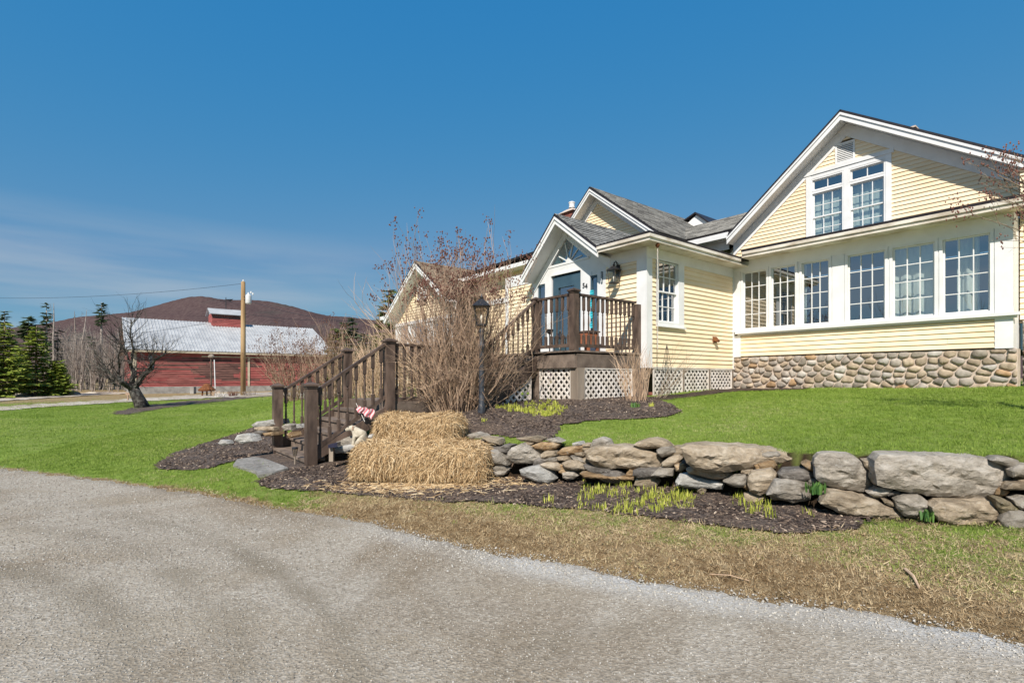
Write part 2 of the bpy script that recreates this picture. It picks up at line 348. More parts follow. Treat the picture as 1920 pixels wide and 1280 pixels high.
def gravel_mat(name, tone, scale=1.0):
    m, n, l, b = nodes(name)
    big = tex(n, l, 'Noise', .45, 5, .6, coord='World', dist=.6); v = tex(n, l, 'Voronoi', 62 * scale, coord='World'); v2 = tex(n, l, 'Noise', 26 * scale, 8, .8, coord='World')
    trk = tex(n, l, 'Noise', 1.0, 4, .6, coord='World', stretch=(.35, 1.3, 1), dist=.4)
    sep = n.new('ShaderNodeSeparateColor'); l.new(v.outputs['Color'], sep.inputs[0])
    c = ramp(n, l, sep.outputs[0], [(.0, (.20, .175, .145)), (.35, (.35, .315, .265)), (.75, (.46, .42, .37)), (1.0, (.66, .63, .58))])
    c = mixc(n, l, .5, c, ramp(n, l, v2.outputs['Fac'], [(.3, (.24, .21, .17)), (.52, (.41, .37, .315)), (.72, (.54, .50, .44))]))
    c = mixc(n, l, ramp(n, l, big.outputs['Fac'], [(.45, (0, 0, 0)), (.62, (.9, .9, .9))]), c, (.62, .55, .46), 'MULTIPLY')
    c = mixc(n, l, ramp(n, l, trk.outputs['Fac'], [(.52, (0, 0, 0)), (.68, (.5, .5, .5))]), c, (.33, .28, .21))
    tk = n.new('ShaderNodeAttribute'); tk.attribute_name = 'track'; c = mixc(n, l, tk.outputs['Fac'], c, (.215, .185, .14)); a = n.new('ShaderNodeAttribute'); a.attribute_name = 'pale'
    c = mixc(n, l, a.outputs['Fac'], c, mixc(n, l, sep.outputs[1], (.36, .36, .36), (.68, .69, .70)))
    c = mixc(n, l, 1.0, c, tone, 'MULTIPLY')
    l.new(c, b.inputs['Base Color']); b.inputs['Roughness'].default_value = .95; b.inputs['Specular IOR Level'].default_value = .15
    ad = n.new('ShaderNodeMath'); ad.operation = 'ADD'; l.new(v.outputs['Distance'], ad.inputs[0]); l.new(v2.outputs['Fac'], ad.inputs[1])
    bump(n, l, b, ad.outputs[0], .8, .008); return m
GRAVEL = gravel_mat('driveway_gravel', (.90, .87, .82))
FARGRAVEL = gravel_mat('far_gravel', (1.15, 1.12, 1.1), .3)
def mulch_mat():
    m, n, l, b = nodes('bark_mulch')
    v = tex(n, l, 'Voronoi', 42, coord='World', stretch=(1, 1.6, 1)); s = n.new('ShaderNodeSeparateColor'); l.new(v.outputs['Color'], s.inputs[0])
    c = ramp(n, l, s.outputs[0], [(0, (.028, .019, .016)), (.5, (.075, .054, .044)), (.8, (.14, .10, .075)), (1, (.27, .20, .15))])
    big = tex(n, l, 'Noise', 1.6, 5, coord='World'); c = mixc(n, l, ramp(n, l, big.outputs['Fac'], [(.5, (0, 0, 0)), (.7, (.45, .45, .45))]), c, (.16, .105, .065))
    l.new(c, b.inputs['Base Color']); b.inputs['Roughness'].default_value = .95
    bump(n, l, b, v.outputs['Distance'], 1.0, .02); return m
MULCH = mulch_mat()
SOIL = pmat('dark_soil', (.030, .021, .015), (.075, .050, .032), 7, .95, .8, 40, coord='World', bdist=.02)

BEDS = {
 'left': [(293, 874), (325, 852), (390, 830), (440, 815), (472, 803), (515, 792), (526, 830), (570, 868), (545, 886), (510, 884), (500, 866), (440, 866), (400, 878), (340, 884), (300, 882)],
 'front': [(478, 905), (515, 888), (560, 868), (615, 845), (700, 838), (800, 850), (930, 862), (985, 880), (1100, 900), (1280, 915), (1440, 935), (1530, 958), (1640, 975), (1615, 995), (1500, 1002), (1380, 992), (1250, 978), (1100, 958), (960, 948), (840, 942), (700, 930), (560, 921), (490, 914)],
 'upper': [(730, 772), (900, 758), (985, 749), (1075, 747), (1190, 742), (1262, 762), (1285, 775), (1250, 783), (1180, 787), (1100, 791), (1050, 798), (1036, 826), (930, 819), (880, 815), (800, 812), (730, 800)],
 'house': [(1210, 746), (1300, 737), (1380, 727), (1520, 727), (1510, 731), (1385, 734), (1310, 743), (1240, 752)],
 'tree': [(205, 776), (260, 763), (340, 753), (420, 746), (506, 738), (506, 742.5), (440, 750), (360, 759), (285, 770), (230, 778)],
 }
BEDW = {k: [tuple(hit(*p))[:2] for p in v] for k, v in BEDS.items()}

def dry_at(x, y):
    e = (y - y_edge(x)) * .85; sd = wall_sd(x, y)
    d = np.where((sd < 0) & (x > -2.6), np.clip(1.10 - .40 * e, .30, 1) * sstep((x + 2.6) / 2.0 + .35), 0)
    d = np.maximum(d, np.clip(1 - e / .16, 0, 1) * .9)                         # brown lip along the gravel
    d = np.maximum(d, sstep((np.hypot(x, y) - 27) / 10) * .8)                   # tawny field beyond the mown lawn
    return np.where(e < 0, 1, d)
def graded(a0, a1, step, lo, hi_, k=1.22):
    c = list(np.arange(a0, a1 + step / 2, step)); s_ = step
    while c[-1] < hi_: s_ *= k; c.append(c[-1] + s_)
    s_ = step
    while c[0] > lo: s_ *= k; c.insert(0, c[0] - s_)
    return np.array(c)
def grid_obj(name, xs, ys, zf, mat, attrs, keep=None):
    X, Y = np.meshgrid(xs, ys); Z = zf(X, Y); nx, ny = len(xs), len(ys)
    V = np.stack([X, Y, Z], -1).reshape(-1, 3); i = np.arange(nx * ny).reshape(ny, nx)
    Fq = np.stack([i[:-1, :-1], i[:-1, 1:], i[1:, 1:], i[1:, :-1]], -1).reshape(-1, 4)
    if keep is not None:
        cx = X.reshape(-1)[Fq].mean(1); cy = Y.reshape(-1)[Fq].mean(1); Fq = Fq[keep(cx, cy)]
        used, inv = np.unique(Fq, return_inverse=True); V = V[used]; Fq = inv.reshape(Fq.shape)
    me = np_mesh(name, V, Fq, mat, smooth=True)
    for an, fn in attrs.items():
        a = me.attributes.new(an, 'FLOAT', 'POINT'); a.data.foreach_set('value', np.clip(fn(V[:, 0], V[:, 1]), 0, 1).astype(np.float32))
    return obj(name, me)
xs = graded(-9, 8, .11, -2500, 2500); ys = graded(1.5, 14, .11, -2500, 2500)
tag(grid_obj('ground', xs, ys, T, TURF, {'dry': dry_at, 'soil': lambda x, y: sstep((wall_sd(x, y) + .5) / .25) * sstep((.22 - wall_sd(x, y)) / .08) * (x > -1.2)}), kind='structure')
def drive():
    xs = graded(-6, 4, .03, -55, 18, 1.05); k = np.concatenate([np.linspace(0, .8, 30), np.linspace(.81, 1, 30)])
    ye = y_edge(xs) + wob(xs, xs * .3, 2.2, .025) + wob(xs, xs * 0, 17, .018) + nrs.randn(len(xs)) * .022 + wob(xs, xs * 0 + 3, 7, .03)
    y0 = np.minimum(-9, ye - 8); Y = y0[None] + (ye - y0)[None] * k[:, None]; X = np.repeat(xs[None], len(k), 0)
    Z = T(X, np.minimum(Y, y_edge(X) - .001)) + .012 + .008 * np.sin(X * 2.1 + Y) * np.sin(Y * 2.7) ; Z[-1] -= .02
    V = np.stack([X, Y, Z], -1).reshape(-1, 3); ny, nx = X.shape; i = np.arange(nx * ny).reshape(ny, nx)
    Fq = np.stack([i[:-1, :-1], i[:-1, 1:], i[1:, 1:], i[1:, :-1]], -1).reshape(-1, 4)
    me = np_mesh('driveway', V, Fq, GRAVEL, smooth=True); a = me.attributes.new('pale', 'FLOAT', 'POINT')
    e = (y_edge(V[:, 0]) - V[:, 1]); p = np.clip(1 - np.abs(e - .14) / .36, 0, 1) * sstep((V[:, 0] + 2.6) / 3.0) * .7
    p = np.clip(p * (1 + wob(V[:, 0], V[:, 1], 3, .4)), 0, .9); a.data.foreach_set('value', p.astype(np.float32))
    tr = np.zeros(len(V))
    for pts, w, s_ in (([(-200, 975), (0, 985), (200, 1012), (340, 1080), (430, 1180), (470, 1300)], .10, .45), ([(200, 965), (380, 1000), (520, 1080), (640, 1180), (700, 1300)], .09, .55), ([(-100, 1060), (120, 1090), (230, 1180), (260, 1300)], .12, .5), ([(300, 1160), (420, 1130), (480, 1150)], .10, .35), ([(900, 1290), (1100, 1180), (1400, 1160), (1800, 1215)], .10, .25)):
        q = [((a - CX) / F * EZ * F / (b_ - HY), EZ * F / (b_ - HY)) for a, b_ in pts]
        for (ax, ay), (bx, by) in zip(q[:-1], q[1:]):
            dx, dy = bx - ax, by - ay; t = np.clip(((V[:, 0] - ax) * dx + (V[:, 1] - ay) * dy) / (dx * dx + dy * dy), 0, 1); d = np.hypot(V[:, 0] - ax - t * dx, V[:, 1] - ay - t * dy) + wob(V[:, 0], V[:, 1], 3.3, .03)
            tr = np.maximum(tr, s_ * np.exp(-(np.maximum(d, 0) / w) ** 2) * np.clip(1 + wob(V[:, 1], V[:, 0], 2.1, .35), 0, 1.3))
    a = me.attributes.new('track', 'FLOAT', 'POINT'); a.data.foreach_set('value', np.clip(tr, 0, .8).astype(np.float32))
    return obj('driveway', me)
tag(drive(), kind='structure')
def patch(name, poly, step, mat, dz, jag=.05, attrs=None):
    P = np.array([p[:2] for p in poly]); x0, y0 = P.min(0) - .2; x1, y1 = P.max(0) + .2
    o = grid_obj(name, np.arange(x0, x1, step), np.arange(y0, y1, step), lambda X, Y: T(X, Y) + dz + .5 * dz * np.sin(X * 5) * np.sin(Y * 6.3), mat, attrs or {},
                 keep=lambda cx, cy: in_poly(cx + wob(cy, cx, 3.1, jag), cy + wob(cx, cy, 3.7, jag), poly))
    return tag(o, kind='structure')
for k, pl in BEDW.items(): patch('mulch_bed', pl, .22 if k == 'tree' else .05, SOIL if k == 'house' else MULCH, .02, .10 if k == 'tree' else .03)
ROAD = [hit(*p) for p in [(-120, 783), (0, 771), (120, 762), (270, 753), (420, 745.5), (520, 742), (640, 744), (760, 747), (760, 736), (640, 735.5), (520, 735), (420, 738), (270, 746.5), (120, 756), (0, 763), (-120, 774)]]
patch('gravel_road', ROAD, .2, FARGRAVEL, .03, .12)
patch('gravel_road', [hit(*p) for p in [(-120, 764), (0, 753), (70, 748), (170, 741.5), (244, 738), (244, 735.5), (150, 737.5), (60, 741), (0, 745), (-120, 753)]], .3, FARGRAVEL, .03, .15)

# ------------------------------------------------------------------ mountain
def mountain():
    prof = np.array([(-500, 640), (-200, 628), (0, 622), (90, 611), (150, 600), (240, 592), (290, 583), (320, 576), (350, 568.5), (375, 565.5), (395, 566), (430, 572), (500, 577), (560, 586), (620, 600), (690, 607), (740, 609), (790, 612), (900, 625), (1100, 640), (1500, 655), (2000, 665), (3000, 675)], float)
    D = 1100.0; cols = np.arange(-500, 3000, 4.0); py = np.interp(cols, prof[:, 0], prof[:, 1]); k = np.linspace(0, 1, 34)
    rs = np.random.RandomState(3); V = []
    for j, t in enumerate(k):                                                  # from the foot up to the crest and over the back
        d = D * (.45 + .55 * t) if t < .86 else D * (.45 + .55 * t)
        hgt = sstep(np.array(t / .86)) if t < .86 else 1 - .5 * (t - .86) / .14
        x = (cols - CX) / F * D * (.75 + .25 * t)
        zc = (HY - py) / F * D * .955 + EZ
        z = zc * hgt + (rs.randn(len(cols)) * .25 + 5 * np.sin(cols * .021 + t * 9) * np.sin(t * 14 + cols * .013) * (t < .8)) * (t > .05)
        V.append(np.stack([x * (d / (D * (.75 + .25 * t))), np.full_like(x, d), z], -1))
    ny, nx = len(k), len(cols); V = np.array(V).reshape(-1, 3); i = np.arange(nx * ny).reshape(ny, nx)
    Fq = np.stack([i[:-1, :-1], i[:-1, 1:], i[1:, 1:], i[1:, :-1]], -1).reshape(-1, 4)
    m, n, l, b = nodes('bare_forest_slope')
    t1 = tex(n, l, 'Noise', .012, 6, .6, coord='World', stretch=(1, .4, 2)); t2 = tex(n, l, 'Noise', .30, 5, .8, coord='World', stretch=(1, .3, .35))
    c = ramp(n, l, t2.outputs['Fac'], [(.3, (.046, .030, .032)), (.5, (.080, .054, .053)), (.7, (.118, .086, .078))])
    c = mixc(n, l, ramp(n, l, t1.outputs['Fac'], [(.55, (0, 0, 0)), (.72, (.6, .6, .6))]), c, (.05, .065, .055))
    l.new(c, b.inputs['Base Color']); b.inputs['Roughness'].default_value = 1; b.inputs['Specular IOR Level'].default_value = 0
    tag(obj('mountain', np_mesh('mountain', V, Fq, m, smooth=True)), kind='structure')
mountain()
# ------------------------------------------------------------------ house
house = thing('house', 'yellow clapboard farmhouse with white trim, grey shingle roofs and a fieldstone foundation', 'house', H(0, 0, 0), -HA)
YF, YE, YG = -.183, 3.373, 5.95
def fac(y0): return lambda u, z, d: (u, y0 - d, z)
def sid(x0): return lambda u, z, d: (x0 + d, u, z)
def mbox(m, mp_, u0, u1, z0, z1, d0, d1):
    m.hexa([mp_(*q) for q in ((u0, z0, d0), (u1, z0, d0), (u1, z1, d0), (u0, z1, d0), (u0, z0, d1), (u1, z0, d1), (u1, z1, d1), (u0, z1, d1))])
def row_span(poly, z):
    xs_ = []
    for i in range(len(poly)):
        (u1, z1), (u2, z2) = poly[i], poly[(i + 1) % len(poly)]
        if (z1 <= z < z2) or (z2 <= z < z1): xs_.append(u1 + (z - z1) / (z2 - z1) * (u2 - u1))
    return (min(xs_), max(xs_)) if len(xs_) > 1 else None
def clap(wall, mp_, poly, holes=(), expo=.1, mat=YELLOW, joints=True):
    z0 = min(p[1] for p in poly); z1 = max(p[1] for p in poly); k = 0
    while z0 + k * expo < z1 - .01:
        a, b_ = z0 + k * expo, min(z0 + (k + 1) * expo, z1 - .001); k += 1
        sa, sb = row_span(poly, a + 1e-4), row_span(poly, b_ - 1e-4)
        if not sa: continue
        if not sb: sb = ((sa[0] + sa[1]) / 2,) * 2
        segs = [(sa[0], sa[1], sb[0], sb[1])]
        for (h0, h1, hz0, hz1) in holes:
            if min(b_, hz1) - max(a, hz0) < .02: continue
            out = []
            for (l0, r0, l1, r1) in segs:
                if r0 <= h0 or l0 >= h1: out.append((l0, r0, l1, r1)); continue
                if l0 < h0: out.append((l0, h0, min(l1, h0), h0))
                if r0 > h1: out.append((h1, r0, h1, max(r1, h1)))
            segs = out
        if joints and segs and rnd.random() < .45:                                # a butt joint now and then
            l0, r0, l1, r1 = segs[-1]
            if r0 - l0 > 1.6:
                j = rnd.uniform(l0 + .5, r0 - .5)
                if l1 < j < r1: segs[-1] = (l0, j - .0015, l1, j - .0015); segs.append((j + .0015, r0, j + .0015, r1))
        for (l0, r0, l1, r1) in segs:
            if r0 - l0 < .02: continue
            t = rnd.uniform(-.002, .002); m = MB()
            m.hexa([mp_(l0, a, .001), mp_(r0, a, .001), mp_(r1, b_, .001), mp_(l1, b_, .001),
                    mp_(l0, a + t, .027), mp_(r0, a - t, .027), mp_(r1, b_ - .001, .006), mp_(l1, b_ - .001, .006)])
            m.build('clapboard', mat, wall)
def window(mp_, u0, u1, z0, z1, cols, rows, cas=(.07, .07, .07, .07), sash=.035, hung=False, parent=house, inset=.03, glass=None):
    m = MB(); l, r, b_, t = cas
    mbox(m, mp_, u0 - l, u0, z0 - b_, z1 + t, -.06, .035); mbox(m, mp_, u1, u1 + r, z0 - b_, z1 + t, -.06, .035)
    mbox(m, mp_, u0, u1, z1, z1 + t, -.06, .033); mbox(m, mp_, u0, u1, z0 - b_, z0, -.06, .037)
    w = m.build('window', WHITE, parent)
    parts = [(z0, z1, rows, 0.0)] if not hung else [(z0, (z0 + z1) / 2 + .02, rows // 2, -.03), ((z0 + z1) / 2 - .02, z1, rows - rows // 2, 0.0)]
    for (a, b2, rw, dd) in parts:
        s = MB(); q = sash; D0, D1 = -inset + dd - .012, -inset + dd + .018
        mbox(s, mp_, u0 + .002, u0 + q, a + .002, b2 - .002, D0, D1); mbox(s, mp_, u1 - q, u1 - .002, a + .002, b2 - .002, D0, D1)
        mbox(s, mp_, u0 + q, u1 - q, a + .002, a + q, D0, D1); mbox(s, mp_, u0 + q, u1 - q, b2 - q, b2 - .002, D0, D1)
        s.build('sash', WHITE, w)
        cw, rh = (u1 - u0 - 2 * q) / cols, (b2 - a - 2 * q) / rw; g = .008
        for i in range(1, cols):
            s = MB(); c = u0 + q + i * cw; mbox(s, mp_, c - g, c + g, a + q, b2 - q, D0 + .004, D1 - .002); s.build('muntin', WHITE, w)
        for j in range(1, rw):
            for i in range(cols):
                s = MB(); c = a + q + j * rh; x0 = u0 + q + i * cw + (g if i else 0); x1 = u0 + q + (i + 1) * cw - (g if i < cols - 1 else 0)
                mbox(s, mp_, x0, x1, c - g, c + g, D0 + .005, D1 - .003); s.build('muntin', WHITE, w)
        for i in range(cols):
            for j in range(rw):
                s = MB(); dc = D0 + .012; x0, x1, y0, y1 = u0 + q + i * cw, u0 + q + (i + 1) * cw, a + q + j * rh, a + q + (j + 1) * rh
                s.add([mp_(x0, y0, dc), mp_(x1, y0, dc), mp_(x1, y1, dc), mp_(x0, y1, dc)], [(0, 1, 2, 3)])
                s.build('pane', glass or GLASS, w)
    return w
def board(name, mat, *boxes, parent=house):
    if name in ('trim', 'corner_board', 'window_post', 'sill', 'lattice_post', 'window_casing') and len(boxes) > 1:
        return [board(name, mat, b_, parent=parent) for b_ in boxes][0]
    m = MB()
    for (mp_, *b_) in boxes: mbox(m, mp_, *b_)
    return m.build(name, mat, parent)
def slab(m, pts, th):
    pts = [Vector(p) for p in pts]; nrm = (pts[1] - pts[0]).cross(pts[2] - pts[0]).normalized()
    if nrm.z < 0: nrm = -nrm
    n = len(pts); m.convex(pts + [p - nrm * th for p in pts], [tuple(range(n)), tuple(range(n, 2 * n))] + [(i, (i + 1) % n, n + (i + 1) % n, n + i) for i in range(n)])
SHING = pmat('grey_shingle', (.155, .150, .140), (.30, .295, .275), 9, .9, .6, 90, var=.30, coord='World')
SHINGS = attr_mat('grey_shingles_far', [(0, (.125, .12, .112)), (.5, (.215, .21, .195)), (1, (.32, .31, .285))], .9)
SHINGB = attr_mat('brown_shingles_far', [(0, (.13, .10, .075)), (.5, (.22, .17, .12)), (1, (.30, .235, .17))], .9)
def shingles(roof, o_, along, up, w, ln, expo=.15, tab=.30, single=False, clip=None, mat=None, tabs_attr=None):
    """courses of tabs laid from the eave upwards; o_ is the eave corner, along and up are unit vectors in the roof plane"""
    o_, along, up = Vector(o_), Vector(along).normalized(), Vector(up).normalized(); nrm = along.cross(up).normalized()
    if nrm.z < 0: nrm = -nrm
    V, Fq, Tn = [], [], []; rows = int(ln / expo + .999)
    for r in range(rows):
        off = (r % 2) * tab / 2 + rnd.uniform(-.03, .03); c = -off
        while c < w:
            a0, a1 = max(c, 0), min(c + tab - .012, w); c += tab
            if a1 - a0 < .03: continue
            b0, b1 = r * expo - rnd.uniform(0, .008), min((r + 1) * expo + .03, ln)
            if clip and not clip(o_ + along * ((a0 + a1) / 2) + up * ((b0 + b1) / 2)): continue
            th = .022 + rnd.uniform(0, .006)
            p = [o_ + along * a0 + up * b0, o_ + along * a1 + up * b0, o_ + along * a1 + up * b1, o_ + along * a0 + up * b1]
            q = [p[0] + nrm * th, p[1] + nrm * th, p[2] + nrm * .004, p[3] + nrm * .004]
            if single:
                m = MB(); m.hexa(p + q); m.build('shingle', SHING, roof)
            else:
                k = len(V); V += [tuple(x) for x in p[:2] + q]; t = rnd.random(); Tn += [t] * 6
                Fq += [(k + 2, k + 3, k + 4, k + 5), (k, k + 1, k + 3, k + 2), (k, k + 2, k + 5, k + 5), (k + 1, k + 4, k + 3, k + 3)][:2]
    if not single and V: obj('shingles', np_mesh('shingles', np.array(V), np.array(Fq), mat or SHINGS, Tn), roof, 'stuff')
def gable(xa, za, xl, zl, xr, zr, yr, yw, yb, fasc=.19, frieze=.26, trim=WHITE, th=.06, shL=None, shR='far', shmat=None, both_trim=True):
    for (x1, z1, sh) in ((xl, zl, shL), (xr, zr, shR)):
        s_ = 1 if x1 > xa else -1; m = MB(); slab(m, [(xa, yr, za), (x1, yr, z1), (x1, yb, z1), (xa, yb, za)], th); rf = m.build('roof', DARKEDGE, house)
        if sh:
            L_ = math.hypot(x1 - xa, z1 - za)
            shingles(rf, (x1, yr, z1), (0, 1, 0), ((xa - x1), 0, za - z1), yb - yr, L_, single=False, mat=shmat) if sh == 'far' else \
                shingles(rf, (x1, yr, z1), (0, 1, 0), ((xa - x1), 0, za - z1), yb - yr, L_, single=True, expo=.145, tab=.33)
        vt = th * math.hypot(x1 - xa, z1 - za) / abs(x1 - xa)
        def strip(o1, o2, y0, y1, inset=0.0):
            q = MB(); xx = x1 + s_ * 0; q.prism([(xa, za - o1), (xx, z1 - o1), (xx, z1 - o2), (xa, za - o2)], lambda u, v, d: (u, d, v), y0, y1); return q
        q = strip(vt, vt + fasc, yr + .015, yr + .045); q2 = strip(vt, vt + .06, yr - .012, yr + .014); q.add(q2.v, q2.f); q.build('rake_board', trim, house)
        strip(vt + fasc - .06, vt + fasc - .035, yr + .046, yw - .002).build('soffit', trim, house)
        strip(vt + fasc - .03, vt + fasc + frieze, yw - .04, yw - .001).build('frieze_board', trim, house)
DKY = YF - .47
# roofs
gable(1.674, 8.30, -1.35, 5.77, 6.6, 4.93, 5.5, YG, 14, shR=None, frieze=.30)
gable(-5.48, 8.07, -8.0, 5.78, -2.70, 5.915, 4.0, 4.45, 12.0, shR='far', fasc=.16, frieze=.24)
gable(-2.30, 5.43, -3.53, 4.19, -.95, 4.39, DKY, YF, 4.4, shR='single', fasc=.17, frieze=.20, trim=WHITE)
gable(-9.67, 5.64, -12.2, 3.88, -7.6, 4.2, -.45, 0, 8, shR='far', shmat=SHINGB, frieze=.2)
m = MB(); slab(m, [(-.95, DKY, 4.40), (.42, DKY, 4.42), (-1.78, DKY + 2.2, 4.86), (-2.3, DKY + 2.2, 4.85)], .05); slab(m, [(.42, DKY, 4.42), (.42, 5.9, 4.42), (-1.78, 5.9, 4.86), (-1.78, DKY + 2.2, 4.86)], .05)
m.build('roof', DARKEDGE, house)
m = MB(); slab(m, [(.43, 2.92, 4.58), (5.42, 2.92, 4.58), (5.42, YG, 5.19), (.43, YG, 5.19)], .05); m.build('roof', DARKEDGE, house)
m = MB(); slab(m, [(-5, 5.5, 5.92), (-1.17, 5.5, 5.92), (.08, 7.6, 6.97), (-5, 7.6, 6.97)], .06); rf = m.build('roof', DARKEDGE, house)
shingles(rf, (-5, 5.5, 5.925), (1, 0, 0), (0, 2.1, 1.05), 4.4, 2.35, clip=lambda p: p.x < -1.17 + (p.y - 5.5) * .595 and p.z > 8.07 - .775 * (p.x + 5.48) - .1)
m = MB(); slab(m, [(-5, 7.6, 6.97), (.6, 7.6, 6.97), (.6, 10, 5.9), (-5, 10, 5.9)], .06); m.build('roof', DARKEDGE, house)
# eaves of the entry wing and of the sunroom
F0 = fac(0)
def xyz(name, mat, *bx, parent=house):
    m = MB()
    for b_ in bx: m.box(*b_)
    return m.build(name, mat, parent)
xyz('fascia', OLDWHITE, (-.93, .42, DKY + .01, DKY + .04, 4.235, 4.365), (-.95, .45, DKY - .02, DKY + .008, 4.30, 4.362))
xyz('fascia', OLDWHITE, (.385, .415, DKY + .045, 2.93, 4.235, 4.365), (.418, .446, DKY + .012, 2.90, 4.30, 4.362))
xyz('soffit', OLDWHITE, (-.9, .383, DKY + .045, YF - .03, 4.25, 4.275)); xyz('soffit', OLDWHITE, (.03, .383, YF - .028, 3.34, 4.25, 4.275))
xyz('frieze_board', WHITE, (-1.09, .028, YF - .03, YF, 4.0, 4.30)); xyz('frieze_board', WHITE, (.001, .03, YF + .001, YE - .03, 4.03, 4.249))
xyz('fascia', OLDWHITE, (.45, 5.40, 2.93, 2.96, 4.39, 4.525), (.47, 5.40, 2.90, 2.928, 4.46, 4.524))
xyz('soffit', OLDWHITE, (.42, 5.39, 2.962, 3.34, 4.40, 4.425)); xyz('frieze_board', WHITE, (.03, 5.12, YE - .034, YE, 4.165, 4.42))
xyz('soffit', WHITE, (-3.4, -1.2, 5.53, YG, 5.70, 5.73)); xyz('fascia', WHITE, (-3.4, -1.3, 5.50, 5.53, 5.70, 5.86)); xyz('frieze_board', WHITE, (-3.4, -1.5, YG - .03, YG, 5.45, 5.70))
# side wall of the entry wing
S0 = sid(0)
wl_ = xyz('siding_wall', SHEATH, (-.14, -.002, YF + .002, .17, 1.70, 4.35), (-.14, -.002, .96, YE, 1.70, 4.35), (-.14, -.002, .17, .96, 1.70, 2.69), (-.14, -.002, .17, .96, 4.05, 4.35))
clap(wl_, S0, [(YF + .15, 1.745), (3.31, 1.745), (3.31, 4.05), (YF + .15, 4.05)], [(.12, 1.16, 2.64, 4.06)])
board('corner_board', WHITE, (S0, YF - .04, YF + .15, 1.72, 4.02, .001, .04), (fac(YF), -.22, 0, 1.72, 4.02, .001, .04))
board('corner_board', WHITE, (S0, 3.31, 3.37, 1.72, 4.03, .001, .03))
board('water_table', OLDWHITE, (S0, YF + .15, 3.31, 1.715, 1.744, 0, .035))
w_ = window(S0, .20, .93, 2.72, 4.03, 3, 4, cas=(.06, .22, .09, .02), hung=True)
board('sill', WHITE, (S0, .10, 1.17, 2.60, 2.628, .036, .08), parent=w_)
# front wall of the entry wing
FF = fac(YF)
wl_ = xyz('siding_wall', SHEATH, (-4.68, -3.6, YF + .002, YF + .14, 1.70, 4.35), (-1.36, -.01, YF + .002, YF + .14, 1.70, 4.35), (-4.68, -.14, YF + .002, YF + .14, 1.70, 2.02))
clap(wl_, FF, [(-1.09, 2.04), (-.22, 2.04), (-.22, 4.02), (-1.09, 4.02)]); clap(wl_, FF, [(-4.62, 1.75), (-3.6, 1.75), (-3.6, 4.02), (-4.62, 4.02)])
board('corner_board', WHITE, (FF, -4.76, -4.62, 1.72, 4.15, .001, .03)); board('frieze_board', WHITE, (FF, -4.76, -3.5, 4.02, 4.3, 0, .028))
DL, DR, DT = -2.842, -1.90, 4.035
FAN = [(-2.366, 4.95), (-3.06, 4.31), (-1.576, 4.32)]
board('door_surround', WHITE, (FF, -3.6, -3.40, 2.04, 4.0, -.1, .02), (FF, -3.12, DL - .03, 2.04, 4.0, -.1, .02), (FF, DR + .03, -1.57, 2.04, 4.0, -.1, .02), (FF, -1.345, -1.09, 2.04, 4.0, -.1, .02),
      (FF, -3.40, -3.12, 3.925, 4.0, -.1, .02), (FF, -1.57, -1.345, 3.88, 4.0, -.1, .02), (FF, -3.40, -3.12, 2.04, 2.3, -.1, .02), (FF, -1.57, -1.345, 2.04, 2.3, -.1, .02),
      (FF, DL - .03, DR + .03, DT + .03, 4.10, .018, .05), (FF, -3.6, DL - .03, 4.0, 4.29, -.1, .02), (FF, DR + .03, -1.09, 4.0, 4.29, -.1, .02), (FF, DL - .03, DR + .03, 4.10, 4.29, -.1, .02))
m = MB()                                                                        # gable face round the fanlight
m.prism([(-3.9, 3.9), (-3.06, 4.291), (-2.366, 4.951), (-2.3, 5.3)], lambda u, v, d: (u, YF - d, v), -.1, .018)
m.prism([(-2.3, 5.3), (-2.366, 4.951), (-1.576, 4.291), (-.9, 4.28)], lambda u, v, d: (u, YF - d, v), -.1, .018)
m.build('gable_panel', WHITE, house)
m = MB()
for a, b_ in ((0, 1), (1, 2), (2, 0)):
    p, q = FAN[a], FAN[b_]; m.beam((p[0], YF - .01, p[1]), (q[0], YF - .01, q[1]), .05, .045, (0, 1, 0))
fan = m.build('fanlight', WHITE, house)
m = MB(); m.add([(u, YF + .0, v) for u, v in FAN], [(0, 1, 2)]); m.build('pane', GLASS, fan); m = MB(); m.prism([(-2.366, 4.90), (-3.0, 4.33), (-1.65, 4.33)], lambda u, v, d: (u, YF + .04 + d, v), 0, .01); m.build('sky_reflection_backing', pmat('teal_sky_reflection', (.012, .10, .135), (.02, .14, .18), 3, .3, 0), fan)  # opaque teal panel behind the pane, its colour stands in for reflected sky
hub = (-2.26, 4.325)
for an, ln in ((12, .42), (42, .50), (74, .56), (106, .52), (150, .40)):
    m = MB(); a = R(an); e = (hub[0] + math.cos(a) * ln * 1.02, hub[1] + math.sin(a) * ln)
    m.beam((hub[0], YF - .012, hub[1]), (e[0], YF - .012, e[1]), .022, .02, (0, 1, 0)); m.build('muntin', WHITE, fan)
m = MB(); m.prism([(hub[0] + .10 * math.cos(R(t)), hub[1] + .10 * math.sin(R(t))) for t in range(0, 181, 20)], lambda u, v, d: (u, YF - d, v), 0, .03); m.build('hub', WHITE, fan)
